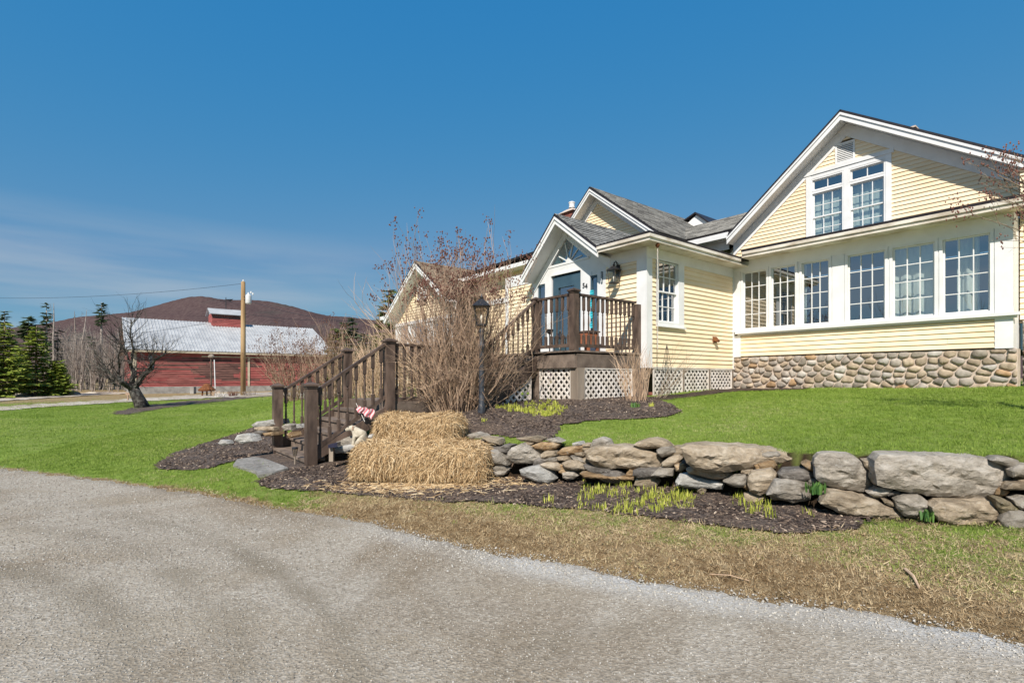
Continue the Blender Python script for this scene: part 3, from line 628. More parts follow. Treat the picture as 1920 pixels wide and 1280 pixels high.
# storm door: a painted frame with a long glass panel
dr = board('door', DOORBLUE, (FF, DL, DL + .17, 2.06, DT, -.05, .0), (FF, DR - .17, DR, 2.06, DT, -.05, .0), (FF, DL + .17, DR - .17, DT - .26, DT, -.05, .0), (FF, DL + .17, DR - .17, 2.06, 2.34, -.05, .0),
          (FF, DL + .17, DL + .20, 2.34, DT - .26, -.05, .014), (FF, DR - .20, DR - .17, 2.34, DT - .26, -.05, .014), (FF, DL + .20, DR - .20, DT - .29, DT - .26, -.05, .014))
m = MB(); m.add([FF(DL + .2, 2.34, -.03), FF(DR - .2, 2.34, -.03), FF(DR - .2, DT - .29, -.03), FF(DL + .2, DT - .29, -.03)], [(0, 1, 2, 3)]); m.build('pane', GLASS, dr)
m = MB(); mbox(m, FF, DR - .12, DR - .09, 3.0, 3.12, 0, .06); m.build('handle', BLACKM, dr)
for (a, b_, tp) in ((-3.40, -3.12, 3.925), (-1.57, -1.345, 3.88)):
    sd_ = board('sidelight', DOORBLUE, (FF, a, a + .035, 2.3, tp, -.06, .0), (FF, b_ - .035, b_, 2.3, tp, -.06, .0), (FF, a + .035, b_ - .035, tp - .05, tp, -.06, .0), (FF, a + .035, b_ - .035, 2.3, 2.36, -.06, .0))
    m = MB(); m.add([FF(a + .03, 2.35, -.03), FF(b_ - .03, 2.35, -.03), FF(b_ - .03, tp - .04, -.03), FF(a + .03, tp - .04, -.03)], [(0, 1, 2, 3)]); m.build('pane', GLASS, sd_)
for ch, dx, dz in (('5', 0, .0), ('4', .085, -.025)):
    fc = bpy.data.curves.new('house_number', 'FONT'); fc.body = ch; fc.size = .165; fc.extrude = .006; fc.bevel_depth = 0; fc.offset = 0; fc.materials.append(BLACKM)
    tmp = bpy.data.objects.new('house_number', fc); COL.objects.link(tmp); bpy.context.view_layer.update(); me_ = bpy.data.meshes.new_from_object(tmp.evaluated_get(bpy.context.evaluated_depsgraph_get())); bpy.data.objects.remove(tmp)
    fo = obj('house_number', me_, house); fo.location = (-1.805 + dx, YF - .03, 3.63 + dz); fo.rotation_euler = (R(90), 0, 0)
# interior shells, so that the glass looks into rooms
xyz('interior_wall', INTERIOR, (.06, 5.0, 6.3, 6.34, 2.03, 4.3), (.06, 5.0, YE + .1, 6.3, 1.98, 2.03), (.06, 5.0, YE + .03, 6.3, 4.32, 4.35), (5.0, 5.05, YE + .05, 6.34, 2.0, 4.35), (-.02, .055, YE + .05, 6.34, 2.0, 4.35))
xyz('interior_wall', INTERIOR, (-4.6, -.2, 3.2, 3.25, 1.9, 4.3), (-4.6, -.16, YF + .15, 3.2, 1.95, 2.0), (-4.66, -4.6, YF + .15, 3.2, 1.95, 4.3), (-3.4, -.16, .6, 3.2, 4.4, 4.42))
# sunroom front: windows between white posts
SF = fac(YE)
WX = [(.262, .839), (.95, 1.493), (1.632, 2.192), (2.553, 3.223), (3.35, 4.021), (4.141, 4.808)]; ZB, ZT = 2.71, 4.115
for k, (a, b_) in enumerate(WX): window(SF, a, b_, ZB, ZT, 3, 4, cas=(.05, .05, .05, .05), sash=.028)
edges = [0.0] + [v for w in WX for v in w] + [5.11]
board('window_post', WHITE, *[(SF, edges[i] + (.051 if i else 0), edges[i + 1] - (.051 if i < 12 else 0), ZB - .05, ZT + .05, -.06, .02) for i in range(0, 13, 2)])
board('trim', WHITE, (SF, 2.26, 2.49, ZB - .048, ZT + .048, .021, .035), (SF, .02, .20, ZB - .048, ZT + .05, .021, .034), (SF, 4.87, 5.11, ZB - .05, ZT + .05, .021, .034))
board('sill', WHITE, (SF, .10, 5.20, 2.60, 2.655, .0, .115), (SF, .14, 5.16, 2.56, 2.598, .0, .06))
wl_ = board('siding_wall', SHEATH, (SF, .02, 5.1, 2.02, 2.60, -.14, -.002))
clap(wl_, SF, [(.20, 2.05), (4.87, 2.05), (4.87, 2.55), (.20, 2.55)], expo=.1, joints=True)
board('corner_board', WHITE, (SF, .02, .20, 2.03, 2.56, .001, .03)); board('corner_board', WHITE, (SF, 4.87, 5.11, 2.03, 2.56, .001, .03))
xyz('end_wall', WHITE, (5.06, 5.11, YE + .001, 6.4, 2.03, 4.42))
# curtains and shades inside
def curtain(name, mat, x0, x1, z0, z1, y, amp=.03, fr=38):
    n = 40; V, Fq = [], []
    for i in range(n + 1):
        x = x0 + (x1 - x0) * i / n; V += [(x, y + amp * math.sin(x * fr), z0), (x, y + amp * math.sin(x * fr + .2), z1)]
    Fq = [(2 * i, 2 * i + 2, 2 * i + 3, 2 * i + 1) for i in range(n)]; m = MB(); m.add(V, Fq); m.build(name, mat, house, True)
curtain('curtain', CURTAIN, 3.28, 3.95, 2.45, 4.2, YE + .26, .015, 30); curtain('curtain', CURTAIN, 4.30, 4.62, 2.45, 4.2, YE + .3, .03, 42); curtain('curtain', BLIND, 1.45, 1.62, 2.45, 4.2, YE + .3)
curtain('window_shade', BLIND, .80, 1.62, 5.0, 6.50, YG + .14, .004, 60); curtain('window_shade', BLIND, 1.73, 2.53, 5.0, 6.50, YG + .16, .004, 60)
# main gable wall
GF = fac(YG)
wl_ = MB()
for pg in ([(-1.6, 5.0), (.84, 5.0), (.84, 7.3), (-1.45, 5.45)], [(.84, 6.86), (1.674, 6.86), (1.674, 8.1), (.84, 7.35)], [(1.674, 6.86), (2.52, 6.86), (2.52, 7.5), (1.674, 8.1)], [(2.52, 5.0), (5.4, 5.0), (5.4, 5.75), (2.52, 7.5)], [(1.61, 5.0), (1.74, 5.0), (1.74, 6.86), (1.61, 6.86)], [(.84, 6.48), (1.61, 6.48), (1.61, 6.54), (.84, 6.54)], [(1.74, 6.48), (2.52, 6.48), (2.52, 6.54), (1.74, 6.54)]): wl_.prism(pg, lambda u, v, d: (u, YG + d, v), .002, .14)
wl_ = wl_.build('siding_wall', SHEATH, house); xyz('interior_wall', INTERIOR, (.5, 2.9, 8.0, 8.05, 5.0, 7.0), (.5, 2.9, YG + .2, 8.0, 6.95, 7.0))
GH = [(.70, 2.62, 5.0, 7.02), (1.42, 1.87, 7.05, 7.62)]
def under(x): return (8.30 - .836 * (1.674 - x) if x < 1.674 else 8.30 - .684 * (x - 1.674)) - .36
clap(wl_, GF, [(-1.75, 5.06), (5.05, 5.06), (5.2, under(5.2)), (1.674, under(1.674)), (-1.75, under(-1.75))], GH, joints=False)
for (a, b_) in ((.866, 1.584), (1.766, 2.493)):
    w_ = window(GF, a, b_, 6.56, 6.84, 2, 1, cas=(.035, .035, .03, .03), sash=.03); window(GF, a, b_, 5.2, 6.47, 3, 4, cas=(.035, .035, .03, .05), sash=.035, hung=True)
board('window_casing', WHITE, (GF, .71, .83, 5.1, 6.98, 0, .045), (GF, 2.53, 2.65, 5.1, 6.98, 0, .045), (GF, 1.62, 1.73, 5.1, 6.875, 0, .04), (GF, .66, 2.70, 6.98, 7.08, 0, .06), (GF, .83, 2.53, 6.875, 6.98, 0, .038), (GF, .83, 2.53, 6.52, 6.53, 0, .03))
vt = board('gable_vent', WHITE, (GF, 1.42, 1.46, 7.09, 7.60, 0, .04), (GF, 1.83, 1.87, 7.09, 7.60, 0, .04), (GF, 1.46, 1.83, 7.09, 7.13, 0, .04), (GF, 1.46, 1.83, 7.56, 7.60, 0, .04))
for i in range(9):
    m = MB(); z = 7.145 + i * .047; m.hexa([GF(1.46, z, .035), GF(1.83, z, .035), GF(1.83, z + .035, .005), GF(1.46, z + .035, .005), GF(1.46, z + .008, .037), GF(1.83, z + .008, .037), GF(1.83, z + .043, .007), GF(1.46, z + .043, .007)]); m.build('slat', WHITE, vt)
# second gable wall
def under2(x): return (8.07 - .91 * (-5.48 - x) if x < -5.48 else 8.07 - .775 * (x + 5.48)) - .36
wl_ = MB(); wl_.prism([(-7.4, 4.6), (-2.7, 4.6), (-2.7, 5.6), (-5.48, 7.85), (-7.4, 6.0)], lambda u, v, d: (u, 4.45 + d, v), .002, .14); wl_ = wl_.build('siding_wall', SHEATH, house)
clap(wl_, fac(4.45), [(-7.4, 5.2), (-2.8, 5.2), (-2.8, under2(-2.8)), (-5.48, under2(-5.48)), (-7.4, under2(-7.4))], joints=False)
# right-hand recess of the house
wl_ = xyz('siding_wall', SHEATH, (5.12, 10, 3.902, 4.04, 2.5, 5.3)); clap(wl_, fac(3.9), [(5.13, 2.56), (9.9, 2.56), (9.9, 5.2), (5.13, 5.2)])
# west ell and west wing
wl_ = xyz('siding_wall', SHEATH, (-11, -4.7, 1.202, 1.34, 1.2, 5.0)); clap(wl_, fac(1.2), [(-9.0, 1.7), (-4.7, 1.7), (-4.7, 4.9), (-9.0, 4.9)], joints=False, expo=.12)
m = MB(); slab(m, [(-11, .75, 5.06), (-4.4, .75, 5.20), (-4.4, 6, 6.2), (-11, 6, 6.06)], .06); rf = m.build('roof', DARKEDGE, house)
xyz('fascia', WHITE, (-10.9, -4.45, .76, .79, 4.88, 5.0)); xyz('soffit', WHITE, (-10.9, -4.45, .792, 1.2, 4.88, 4.9)); xyz('frieze_board', WHITE, (-8.4, -5.2, 1.15, 1.198, 3.95, 4.12))
LW = fac(0)
wl_ = MB(); wl_.prism([(-11.95, 3.5), (-7.7, 3.5), (-7.7, 3.95), (-9.67, 5.4), (-11.95, 3.9)], lambda u, v, d: (u, d, v), .002, .14); wl_.box(-11.95, -7.7, .002, .14, 1.1, 2.44); [wl_.box(a, b_, .002, .14, 2.44, 3.5) for a, b_ in ((-11.95, -11.80), (-11.03, -10.65), (-9.61, -9.17), (-8.33, -7.7))]; wl_ = wl_.build('siding_wall', SHEATH, house)
clap(wl_, LW, [(-11.9, 3.62), (-7.7, 3.62), (-9.67, 5.2)], [(-10.2, -9.55, 4.30, 4.95)], joints=False); clap(wl_, LW, [(-11.9, 1.3), (-7.7, 1.3), (-7.7, 2.4), (-11.9, 2.4)], joints=False)
board('trim', WHITE, (LW, -12.0, -7.6, 3.5, 3.62, 0, .07), (LW, -12.0, -11.82, 1.2, 3.5, 0, .04), (LW, -11.0, -10.68, 2.4, 3.5, 0, .03), (LW, -9.58, -9.2, 2.4, 3.5, 0, .03), (LW, -8.3, -7.7, 2.4, 3.5, 0, .03), (LW, -11.82, -7.7, 2.38, 2.45, .031, .05))
for (a, b_) in ((-11.75, -11.06), (-10.61, -9.65), (-9.13, -8.37)): window(LW, a, b_, 2.5, 3.44, 1, 1, cas=(.06, .06, .05, .05))
vt = board('gable_vent', WHITE, (LW, -10.2, -10.15, 4.33, 4.92, 0, .05), (LW, -9.6, -9.55, 4.33, 4.92, 0, .05), (LW, -10.15, -9.6, 4.33, 4.38, 0, .05), (LW, -10.15, -9.6, 4.87, 4.92, 0, .05))
for i in range(6):
    m = MB(); z = 4.40 + i * .08; m.hexa([LW(-10.15, z, .04), LW(-9.6, z, .04), LW(-9.6, z + .05, .01), LW(-10.15, z + .05, .01), LW(-10.15, z + .012, .042), LW(-9.6, z + .012, .042), LW(-9.6, z + .062, .012), LW(-10.15, z + .062, .012)]); m.build('slat', WHITE, vt)
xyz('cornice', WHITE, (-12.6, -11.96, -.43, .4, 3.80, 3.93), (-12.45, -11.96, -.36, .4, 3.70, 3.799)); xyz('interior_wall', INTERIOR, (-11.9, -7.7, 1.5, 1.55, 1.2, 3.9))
# chimneys and the little gable behind the ridge
m = MB(); m.box(-7.85, -7.15, 4.9, 5.5, 5.5, 7.86); ch = m.build('chimney', BRICKM, house)
for j in range(16):
    for i in range(3):
        m = MB(); z = 6.65 + j * .075; x = -7.86 + i * .235 + (j % 2) * .03; m.box(x, x + .222, 4.885, 4.897, z, z + .064); m.build('brick', BRICKM, ch)
m = MB(); m.hexa([(-7.95, 4.80, 7.861), (-7.05, 4.80, 7.861), (-7.05, 5.60, 7.861), (-7.95, 5.60, 7.861), (-7.66, 5.06, 8.05), (-7.34, 5.06, 8.05), (-7.34, 5.34, 8.05), (-7.66, 5.34, 8.05)]); m.build('chimney_cap', MORTAR, ch)
m = MB(); m.lathe([(.10, 0), (.10, .06), (.12, .07), (.12, .10), (.10, .11), (.115, .24), (.13, .25), (.13, .28), (.07, .31)], (-7.5, 5.2, 8.04), 14); m.build('flue_pipe', WHITE, ch)
m = MB(); m.lathe([(.115, 0), (.115, .03)], (-7.5, 5.2, 8.07), 14); m.build('band', BLACKM, ch)
m = MB(); m.prism([(-5.1, 7.1), (-4.0, 7.1), (-4.0, 7.4), (-4.557, 7.88), (-5.1, 7.55)], lambda u, v, d: (u, d, v), 9.1, 10.5); dm = m.build('dormer', WHITE, house)
m = MB(); slab(m, [(-4.557, 9.0, 7.98), (-3.9, 9.0, 7.40), (-3.9, 10.6, 7.40), (-4.557, 10.6, 7.98)], .05); slab(m, [(-4.557, 9.0, 7.98), (-5.5, 9.0, 7.62), (-5.5, 10.6, 7.62), (-4.557, 10.6, 7.98)], .05); m.build('roof', DARKEDGE, dm)
m = MB(); m.box(2.3, 2.66, 7.8, 8.2, 7.4, 8.17); ch = m.build('chimney', BRICKM, house); m = MB(); m.box(2.27, 2.69, 7.77, 8.23, 8.171, 8.21); m.build('chimney_cap', MORTAR, ch)
# vent hood low on the side wall
m = MB(); mbox(m, S0, 2.36, 2.50, 2.36, 2.50, .02, .05); m.hexa([S0(2.37, 2.40, .05), S0(2.49, 2.40, .05), S0(2.49, 2.50, .05), S0(2.37, 2.50, .05), S0(2.38, 2.36, .13), S0(2.48, 2.36, .13), S0(2.48, 2.40, .14), S0(2.38, 2.40, .14)]); m.build('dryer_vent', RUST, house)

# ------------------------------------------------------------------ fieldstone foundation
def clip_half(poly, a, b_, c):
    out = []
    for i in range(len(poly)):
        p, q = poly[i], poly[(i + 1) % len(poly)]; sp, sq = a * p[0] + b_ * p[1] - c, a * q[0] + b_ * q[1] - c
        if sp <= 0: out.append(p)
        if sp * sq < 0: t = sp / (sp - sq); out.append((p[0] + (q[0] - p[0]) * t, p[1] + (q[1] - p[1]) * t))
    return out
def cells(u0, u1, z0, z1, rows, wmin, wmax, rs):
    pts = []; hh = (z1 - z0) / rows
    for r in range(rows):
        u = u0 - rs.uniform(0, .1)
        while u < u1:
            w = rs.uniform(wmin, wmax); pts.append((u + w / 2, z0 + (r + .5) * hh + rs.uniform(-.48, .48) * hh)); u += w
    out = []
    for i, (pu, pz) in enumerate(pts):
        poly = [(u0, z0), (u1, z0), (u1, z1), (u0, z1)]
        for j, (qu, qz) in enumerate(pts):
            if i == j or abs(qu - pu) > .8: continue
            k = 1.35                                                            # stones lie flat: vertical distances weigh more
            a, b_ = (qu - pu), k * k * (qz - pz); c = (qu * qu - pu * pu) / 2 + k * k * (qz * qz - pz * pz) / 2
            poly = clip_half(poly, a, b_, c)
            if len(poly) < 3: break
        if len(poly) >= 3: out.append(poly)
    return out
STONEC = [pmat('fieldstone_%s' % nm, a, b_, 7, .85, .7, 30, coord='World', var=.16, bdist=.012) for nm, a, b_ in
          (('tan', (.27, .205, .145), (.46, .37, .27)), ('grey', (.25, .215, .18), (.43, .375, .32)), ('rust', (.26, .16, .08), (.40, .27, .16)), ('dark', (.17, .145, .115), (.30, .26, .21)), ('pale', (.34, .31, .27), (.52, .48, .43)))]
def rounded(poly, gap, rs, n=14):
    cx = sum(p[0] for p in poly) / len(poly); cz = sum(p[1] for p in poly) / len(poly); out = []
    ar = abs(sum(poly[i][0] * poly[(i + 1) % len(poly)][1] - poly[(i + 1) % len(poly)][0] * poly[i][1] for i in range(len(poly)))) / 2
    ph = rs.rand() * 6.28
    for k in range(n):
        t = 2 * math.pi * k / n; dx, dz = math.cos(t), math.sin(t); best = 9
        for i in range(len(poly)):
            (x1, y1), (x2, y2) = poly[i], poly[(i + 1) % len(poly)]; ex, ey = x2 - x1, y2 - y1; den = dx * ey - dz * ex
            if abs(den) < 1e-9: continue
            s_ = ((x1 - cx) * ey - (y1 - cz) * ex) / den; v = ((x1 - cx) * dz - (y1 - cz) * dx) / den
            if s_ > 0 and -1e-6 <= v <= 1 + 1e-6: best = min(best, s_)
        out.append(best)
    sm = [min(out[k], (out[k - 1] + 4.5 * out[k] + out[(k + 1) % n]) / 6.5) for k in range(n)]; r0 = math.sqrt(ar / math.pi)
    return cx, cz, [(max(.3 * r, min(r, r0 * 1.9) - gap) * (1 + rs.uniform(-.06, .03))) for r in sm]
def fieldstone(parent, mp_, poly, rs, depth=.042, gap=.007):
    n = 15; cx, cz, rr = rounded(poly, gap, rs, n); m = MB(); V = []; h = depth * rs.uniform(.7, 1.5)
    tu, tz = rs.uniform(-.3, .3), rs.uniform(-.2, .35)
    for (s_, d) in ((1.0, -.03), (.97, h * .35), (.80, h * .8), (.42, h)):
        for k in range(n):
            t = 2 * math.pi * k / n; r = rr[k] * s_; V.append(mp_(cx + r * math.cos(t), cz + r * math.sin(t), d + (.0 if d < 0 else h * .25 * (tu * math.cos(t) + tz * math.sin(t)) * s_ + rs.uniform(-.12, .12) * h)))
    V.append(mp_(cx, cz, h * 1.02)); fs_ = []
    for i in range(3):
        for k in range(n): fs_.append((i * n + k, i * n + (k + 1) % n, (i + 1) * n + (k + 1) % n, (i + 1) * n + k))
    fs_ += [(3 * n + k, 3 * n + (k + 1) % n, 4 * n) for k in range(n)]
    if mp_(1, 0, 0)[0] - mp_(0, 0, 0)[0] < .5: fs_ = [tuple(reversed(f)) for f in fs_]
    m.add(V, fs_); m.build('stone', STONEC[rs.choice(5, p=[.44, .32, .07, .07, .10])], parent, True)
rsf = np.random.RandomState(5)
fd = xyz('foundation', MORTAR, (.0, 5.16, YE + .01, YE + .3, .9, 2.02)); FS = fac(YE + .01)
for pl in cells(.0, 5.16, 1.16, 2.025, 7, .11, .32, rsf): fieldstone(fd, FS, pl, rsf)
fd = xyz('foundation', MORTAR, (5.165, 10, 3.88, 4.2, .9, 2.54))
for pl in cells(5.16, 7.2, 1.2, 2.54, 10, .12, .32, rsf): fieldstone(fd, fac(3.88), pl, rsf)

# ------------------------------------------------------------------ lattice
def lattice(parent, mp_, poly, pitch=.105, w=.042, name='lattice'):
    """diagonal slats in two layers, cut to a convex outline"""
    zs = [p[1] for p in poly]; us = [p[0] for p in poly]; lt = None; L = []
    for sgn, dd in ((1, .0), (-1, .009)):
        c0 = min(sgn * u - z if sgn > 0 else u + z for u, z in poly); c1 = max(u - z if sgn > 0 else u + z for u, z in poly); c = c0 + pitch * .5
        while c < c1:
            q = [tuple(p) for p in poly]; b_ = -1 if sgn > 0 else 1
            q = clip_half(q, 1, b_, c + w * .7); q = clip_half(q, -1, -b_, -(c - w * .7)) if len(q) > 2 else []
            if len(q) > 2: L.append((q, dd))
            c += pitch * 1.41
    m = MB(); x0, x1, z0, z1 = min(us), max(us), min(zs), max(zs)
    for i in range(len(poly)):
        a, b2 = poly[i], poly[(i + 1) % len(poly)]; m.beam(mp_(a[0], a[1], .012), mp_(b2[0], b2[1], .012), .03, .03, tuple(Vector(mp_(0, 0, 1)) - Vector(mp_(0, 0, 0))))
    lt = m.build(name, LATTICE, parent)
    for q, dd in L: s = MB(); s.prism(q, mp_, dd, dd + .008); s.build('slat', LATTICE, lt)
xyz('shade_backing', SHEATH, (-.5, -.45, .2, 3.3, .8, 1.7), (-.44, -.02, 3.30, 3.36, .8, 1.7))  # dark sheets added to stand in for the shade behind the side lattice
lattice(house, S0, [(.05, 1.10), (1.10, 1.14), (1.10, 1.70), (.05, 1.70)]); lattice(house, S0, [(1.17, 1.14), (2.18, 1.19), (2.18, 1.70), (1.17, 1.70)]); lattice(house, S0, [(2.25, 1.20), (3.25, 1.25), (3.25, 1.70), (2.25, 1.70)])
board('lattice_post', GREYWOOD, (S0, 1.105, 1.165, 1.0, 1.715, -.03, .035), (S0, 2.185, 2.245, 1.05, 1.715, -.03, .035), (S0, 3.255, 3.32, 1.1, 1.715, -.03, .03))
# ------------------------------------------------------------------ porch and stairs (house frame)
porch = thing('front_porch', 'brown wooden entry porch with turned balusters, steps and white lattice skirting by the blue door', 'porch', H(0, 0, 0), -HA)
steps = thing('garden_steps', 'brown wooden stairs with two handrails rising to a landing below the porch', 'stairs', H(0, 0, 0), -HA)
BAL = {}
def baluster(par, x, y, z0, z1, mat=BROWN):
    h = round(z1 - z0, 2)
    if h not in BAL:
        m = MB(); q = .021
        m.lathe([(q, 0), (q, .20 * h), (.012, .215 * h), (.017, .24 * h), (.014, .30 * h), (.019, .44 * h), (.0125, .62 * h), (.018, .66 * h), (.012, .685 * h), (q, .70 * h), (q, h)], (0, 0, 0), 8, square=False)
        m.lathe([(.0225, -.001), (.0225, .195 * h)], (0, 0, 0), 4, True); m.lathe([(.0225, .705 * h), (.0225, h + .001)], (0, 0, 0), 4, True); BAL[h] = m.mesh('baluster', BROWN)
    o = obj('baluster', BAL[h], par); o.location = (x, y, z0); return o
def post(par, x, y, z0, z1, w=.125, cap=True, mat=BROWN):
    m = MB(); h = w / 2; m.box(x - h, x + h, y - h, y + h, z0, z1 - .07); p = m.build('post', mat, par)
    if cap:
        m = MB(); m.box(x - h - .012, x + h + .012, y - h - .012, y + h + .012, z1 - .10, z1 - .075); c = h + .03
        m.box(x - c, x + c, y - c, y + c, z1 - .07, z1 - .045); m.convex([(x - c, y - c, z1 - .0449), (x + c, y - c, z1 - .0449), (x + c, y + c, z1 - .0449), (x - c, y + c, z1 - .0449), (x, y, z1)], [(0, 1, 2, 3), (0, 1, 4), (1, 2, 4), (2, 3, 4), (3, 0, 4)])
        m.build('post_cap', BROWN, p)
    return p
def rail(par, a, b_, n, drop, up=(0, 0, 1), tw=.075, th=.042, name='handrail'):
    """top rail a to b, bottom rail `drop` lower, n balusters between"""
    a, b_ = Vector(a), Vector(b_); m = MB(); m.beam(a, b_, tw, th); m.build('handrail', BROWN, par)
    dz = Vector((0, 0, drop)); m = MB(); m.beam(a - dz, b_ - dz, .04, .06); m.build('bottom_rail', BROWN, par)
    for i in range(n):
        t = (i + .5) / n; p = a.lerp(b_, t); baluster(par, p.x, p.y, p.z - drop + .02, p.z - .015)
PX, PY, LX, DZ = -.177, -2.155, -1.254, 2.03
yy = PY - .06; k = 0
while yy < YF - .06:
    m = MB(); y1 = min(yy + .138, YF - .03); m.box(-3.2, -.10, yy, y1 - .006, DZ - .035 + rnd.uniform(-.001, .001), DZ); m.build('deck_board', BROWN2, porch); yy += .138
xyz('fascia', BROWN2, (-3.15, -.14, PY - .02, PY + .02, 1.70, 1.965), parent=porch); xyz('fascia', BROWN2, (-.16, -.12, PY + .021, YF - .03, 1.70, 1.965), parent=porch)
xyz('joist', SHEATH, (-3.1, -.2, PY + .05, YF - .05, 1.82, 1.94), parent=porch)
post(porch, PX, PY, DZ, 3.205, .13); post(porch, LX, PY, DZ, 3.16, .13); post(porch, PX + .02, YF - .10, DZ, 3.12, .11, False)
for (x, y, w) in ((PX - .02, PY + .12, .20), (LX - .06, PY + .12, .24), (-.22, YF - .18, .22), (-.10, YF - .02, .2)):
    m = MB(); m.box(x - w / 2, x + w / 2, y - .09, y + .09, .9, 1.699); m.build('support_post', GREYWOOD if x == PX - .02 else BROWN2, porch)
rail(porch, (LX + .065, PY, 3.085), (PX - .065, PY, 3.085), 6, .96); rail(porch, (PX, PY + .065, 3.085), (PX, YF - .15, 3.085), 13, .96)
lattice(porch, fac(PY + .06), [(LX + .08, 1.02), (PX - .13, 1.06), (PX - .13, 1.69), (LX + .08, 1.69)]); lattice(porch, sid(-.15), [(PY + .24, 1.07), (YF - .3, 1.10), (YF - .3, 1.69), (PY + .24, 1.69)])
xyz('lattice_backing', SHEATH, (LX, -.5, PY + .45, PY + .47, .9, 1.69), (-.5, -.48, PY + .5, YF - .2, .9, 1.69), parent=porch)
# upper flight of the porch, down towards the landing
nst = 5; rz_ = (DZ - 1.12) / nst; ru = .27
for i in range(nst - 1):
    z = DZ - (i + 1) * rz_; y1 = PY - .06 - i * ru
    m = MB(); m.box(-2.95, -1.20, y1 - ru - .02, y1, z - .04, z); m.build('tread', BROWN2, porch); m = MB(); m.box(-2.92, -1.24, y1 - ru + .01, y1 - ru + .03, z - rz_, z - .041); m.build('riser', BROWN2, porch)
ye_ = PY - .06 - (nst - 1) * ru - .1
for x in (-1.235, -2.96):
    m = MB(); m.prism([(PY - .03, 1.96), (ye_, 1.12), (ye_, .95), (ye_ + .18, .92), (PY - .03, 1.66)], lambda u, v, d: (x + d, u, v), 0, .04); m.build('stringer', BROWN, porch)
    post(porch, x + .02, ye_ - .02, 1.10, 2.2, .12); rail(porch, (x + .02, PY - .07, 3.06), (x + .02, ye_ + .05, 2.16), 9, .93)
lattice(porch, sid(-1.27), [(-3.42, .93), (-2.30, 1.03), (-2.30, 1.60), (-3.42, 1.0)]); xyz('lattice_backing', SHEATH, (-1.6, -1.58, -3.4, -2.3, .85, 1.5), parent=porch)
# lower flight and landing
SX0, SX1, SY0, SY1 = -2.93, -1.117, -6.69, -5.45
yy = SY1
while yy < -3.36:
    m = MB(); m.box(SX0 - .02, SX1 + .02, yy, min(yy + .134, -3.36), 1.085, 1.12); m.build('deck_board', BROWN2, steps); yy += .14
xyz('fascia', BROWN2, (SX1 - .0, SX1 + .03, SY1, -3.4, .90, 1.084), (SX0 - .03, SX0, SY1, -3.4, .90, 1.084), parent=steps)
LV = [.30, .465, .63, .795, .96]; YS = [-6.74, -6.48, -6.24, -5.98, -5.72, -5.45]
for i, z in enumerate(LV):
    m = MB(); m.box(SX0 + .05, SX1 - .05, YS[i] - .03, YS[i] + .135, z - .04, z); m.build('tread', BROWN2, steps); m = MB(); m.box(SX0 + .05, SX1 - .05, YS[i] + .142, max(YS[i + 1], YS[i] + .20) + .02, z - .04, z); m.build('tread', BROWN2, steps)
    m = MB(); m.box(SX0 + .06, SX1 - .06, YS[i], YS[i] + .02, z - .22 if i == 0 else LV[i - 1] + .001, z - .041); m.build('riser', BROWN2, steps)
m = MB(); m.box(SX0 + .06, SX1 - .06, SY1 + .0, SY1 + .02, .96, 1.084); m.build('riser', BROWN2, steps)
m = MB(); m.box(SX0 + .10, SX1 - .10, -7.10, -6.80, .10, .19); m.build('bottom_plank', BROWN2, steps)
for x, zb, zt, zb2, zt2 in ((SX1, .22, 1.455, .80, 2.16), (SX0, .16, 1.42, .80, 2.08)):
    post(steps, x, SY0, zb, zt, .145); post(steps, x, SY1, zb2, zt2, .145)
    a = (x, SY0 + .07, zt - .15); b_ = (x, SY1 - .07, zt2 - .11); rail(steps, a, b_, 8, .85)
    m = MB(); m.prism([(SY0 + .05, zb + .05), (SY0 + .05, zb + .22), (SY1, 1.08), (SY1, .86)], lambda u, v, d: (x + d, u, v), -.025, .015); m.build('stringer', BROWN, steps)
rail(steps, (SX1, SY1 + .07, 2.05), (SX1, -3.62, 2.05), 13, .90)
HW = lambda x, y, z=0: H(x, y, z)

# ------------------------------------------------------------------ dry stone retaining wall
ROCKS = {}
def rock_mat(nm, a, b_, c, moss=.0):
    m, n, l, b = nodes('rock_' + nm)
    t = tex(n, l, 'Noise', 3.2, 8, .68, coord='World', stretch=(1, 1, 2.2), dist=.9); t2 = tex(n, l, 'Noise', 15, 8, .75, coord='World', stretch=(.8, .8, 1.8)); t3 = tex(n, l, 'Noise', 1.7, 4, coord='World')
    cc = ramp(n, l, t.outputs['Fac'], [(.30, a), (.5, b_), (.68, c)]); cc = mixc(n, l, .55, cc, ramp(n, l, t2.outputs['Fac'], [(.3, (.25, .24, .23)), (.62, (1, 1, 1))]), 'MULTIPLY')
    li = tex(n, l, 'Noise', 34, 4, .6, coord='World'); cc = mixc(n, l, ramp(n, l, li.outputs['Fac'], [(.60, (0, 0, 0)), (.68, (.35, .35, .35))]), cc, (.50, .49, .44))
    if moss: cc = mixc(n, l, ramp(n, l, t3.outputs['Fac'], [(.45, (0, 0, 0)), (.6, (moss,) * 3)]), cc, (.16, .15, .03))
    oi = n.new('ShaderNodeObjectInfo'); mr = n.new('ShaderNodeMapRange'); mr.inputs['To Min'].default_value = .82; mr.inputs['To Max'].default_value = 1.18; l.new(oi.outputs['Random'], mr.inputs['Value'])
    hv = n.new('ShaderNodeHueSaturation'); l.new(cc, hv.inputs['Color']); l.new(mr.outputs[0], hv.inputs['Value']); l.new(hv.outputs['Color'], b.inputs['Base Color'])
    b.inputs['Roughness'].default_value = .88; b.inputs['Specular IOR Level'].default_value = .25
    ad = n.new('ShaderNodeMath'); ad.operation = 'ADD'; l.new(t2.outputs['Fac'], ad.inputs[0]); l.new(t.outputs['Fac'], ad.inputs[1]); bump(n, l, b, ad.outputs[0], 1.0, .045)
    ROCKS[nm] = m
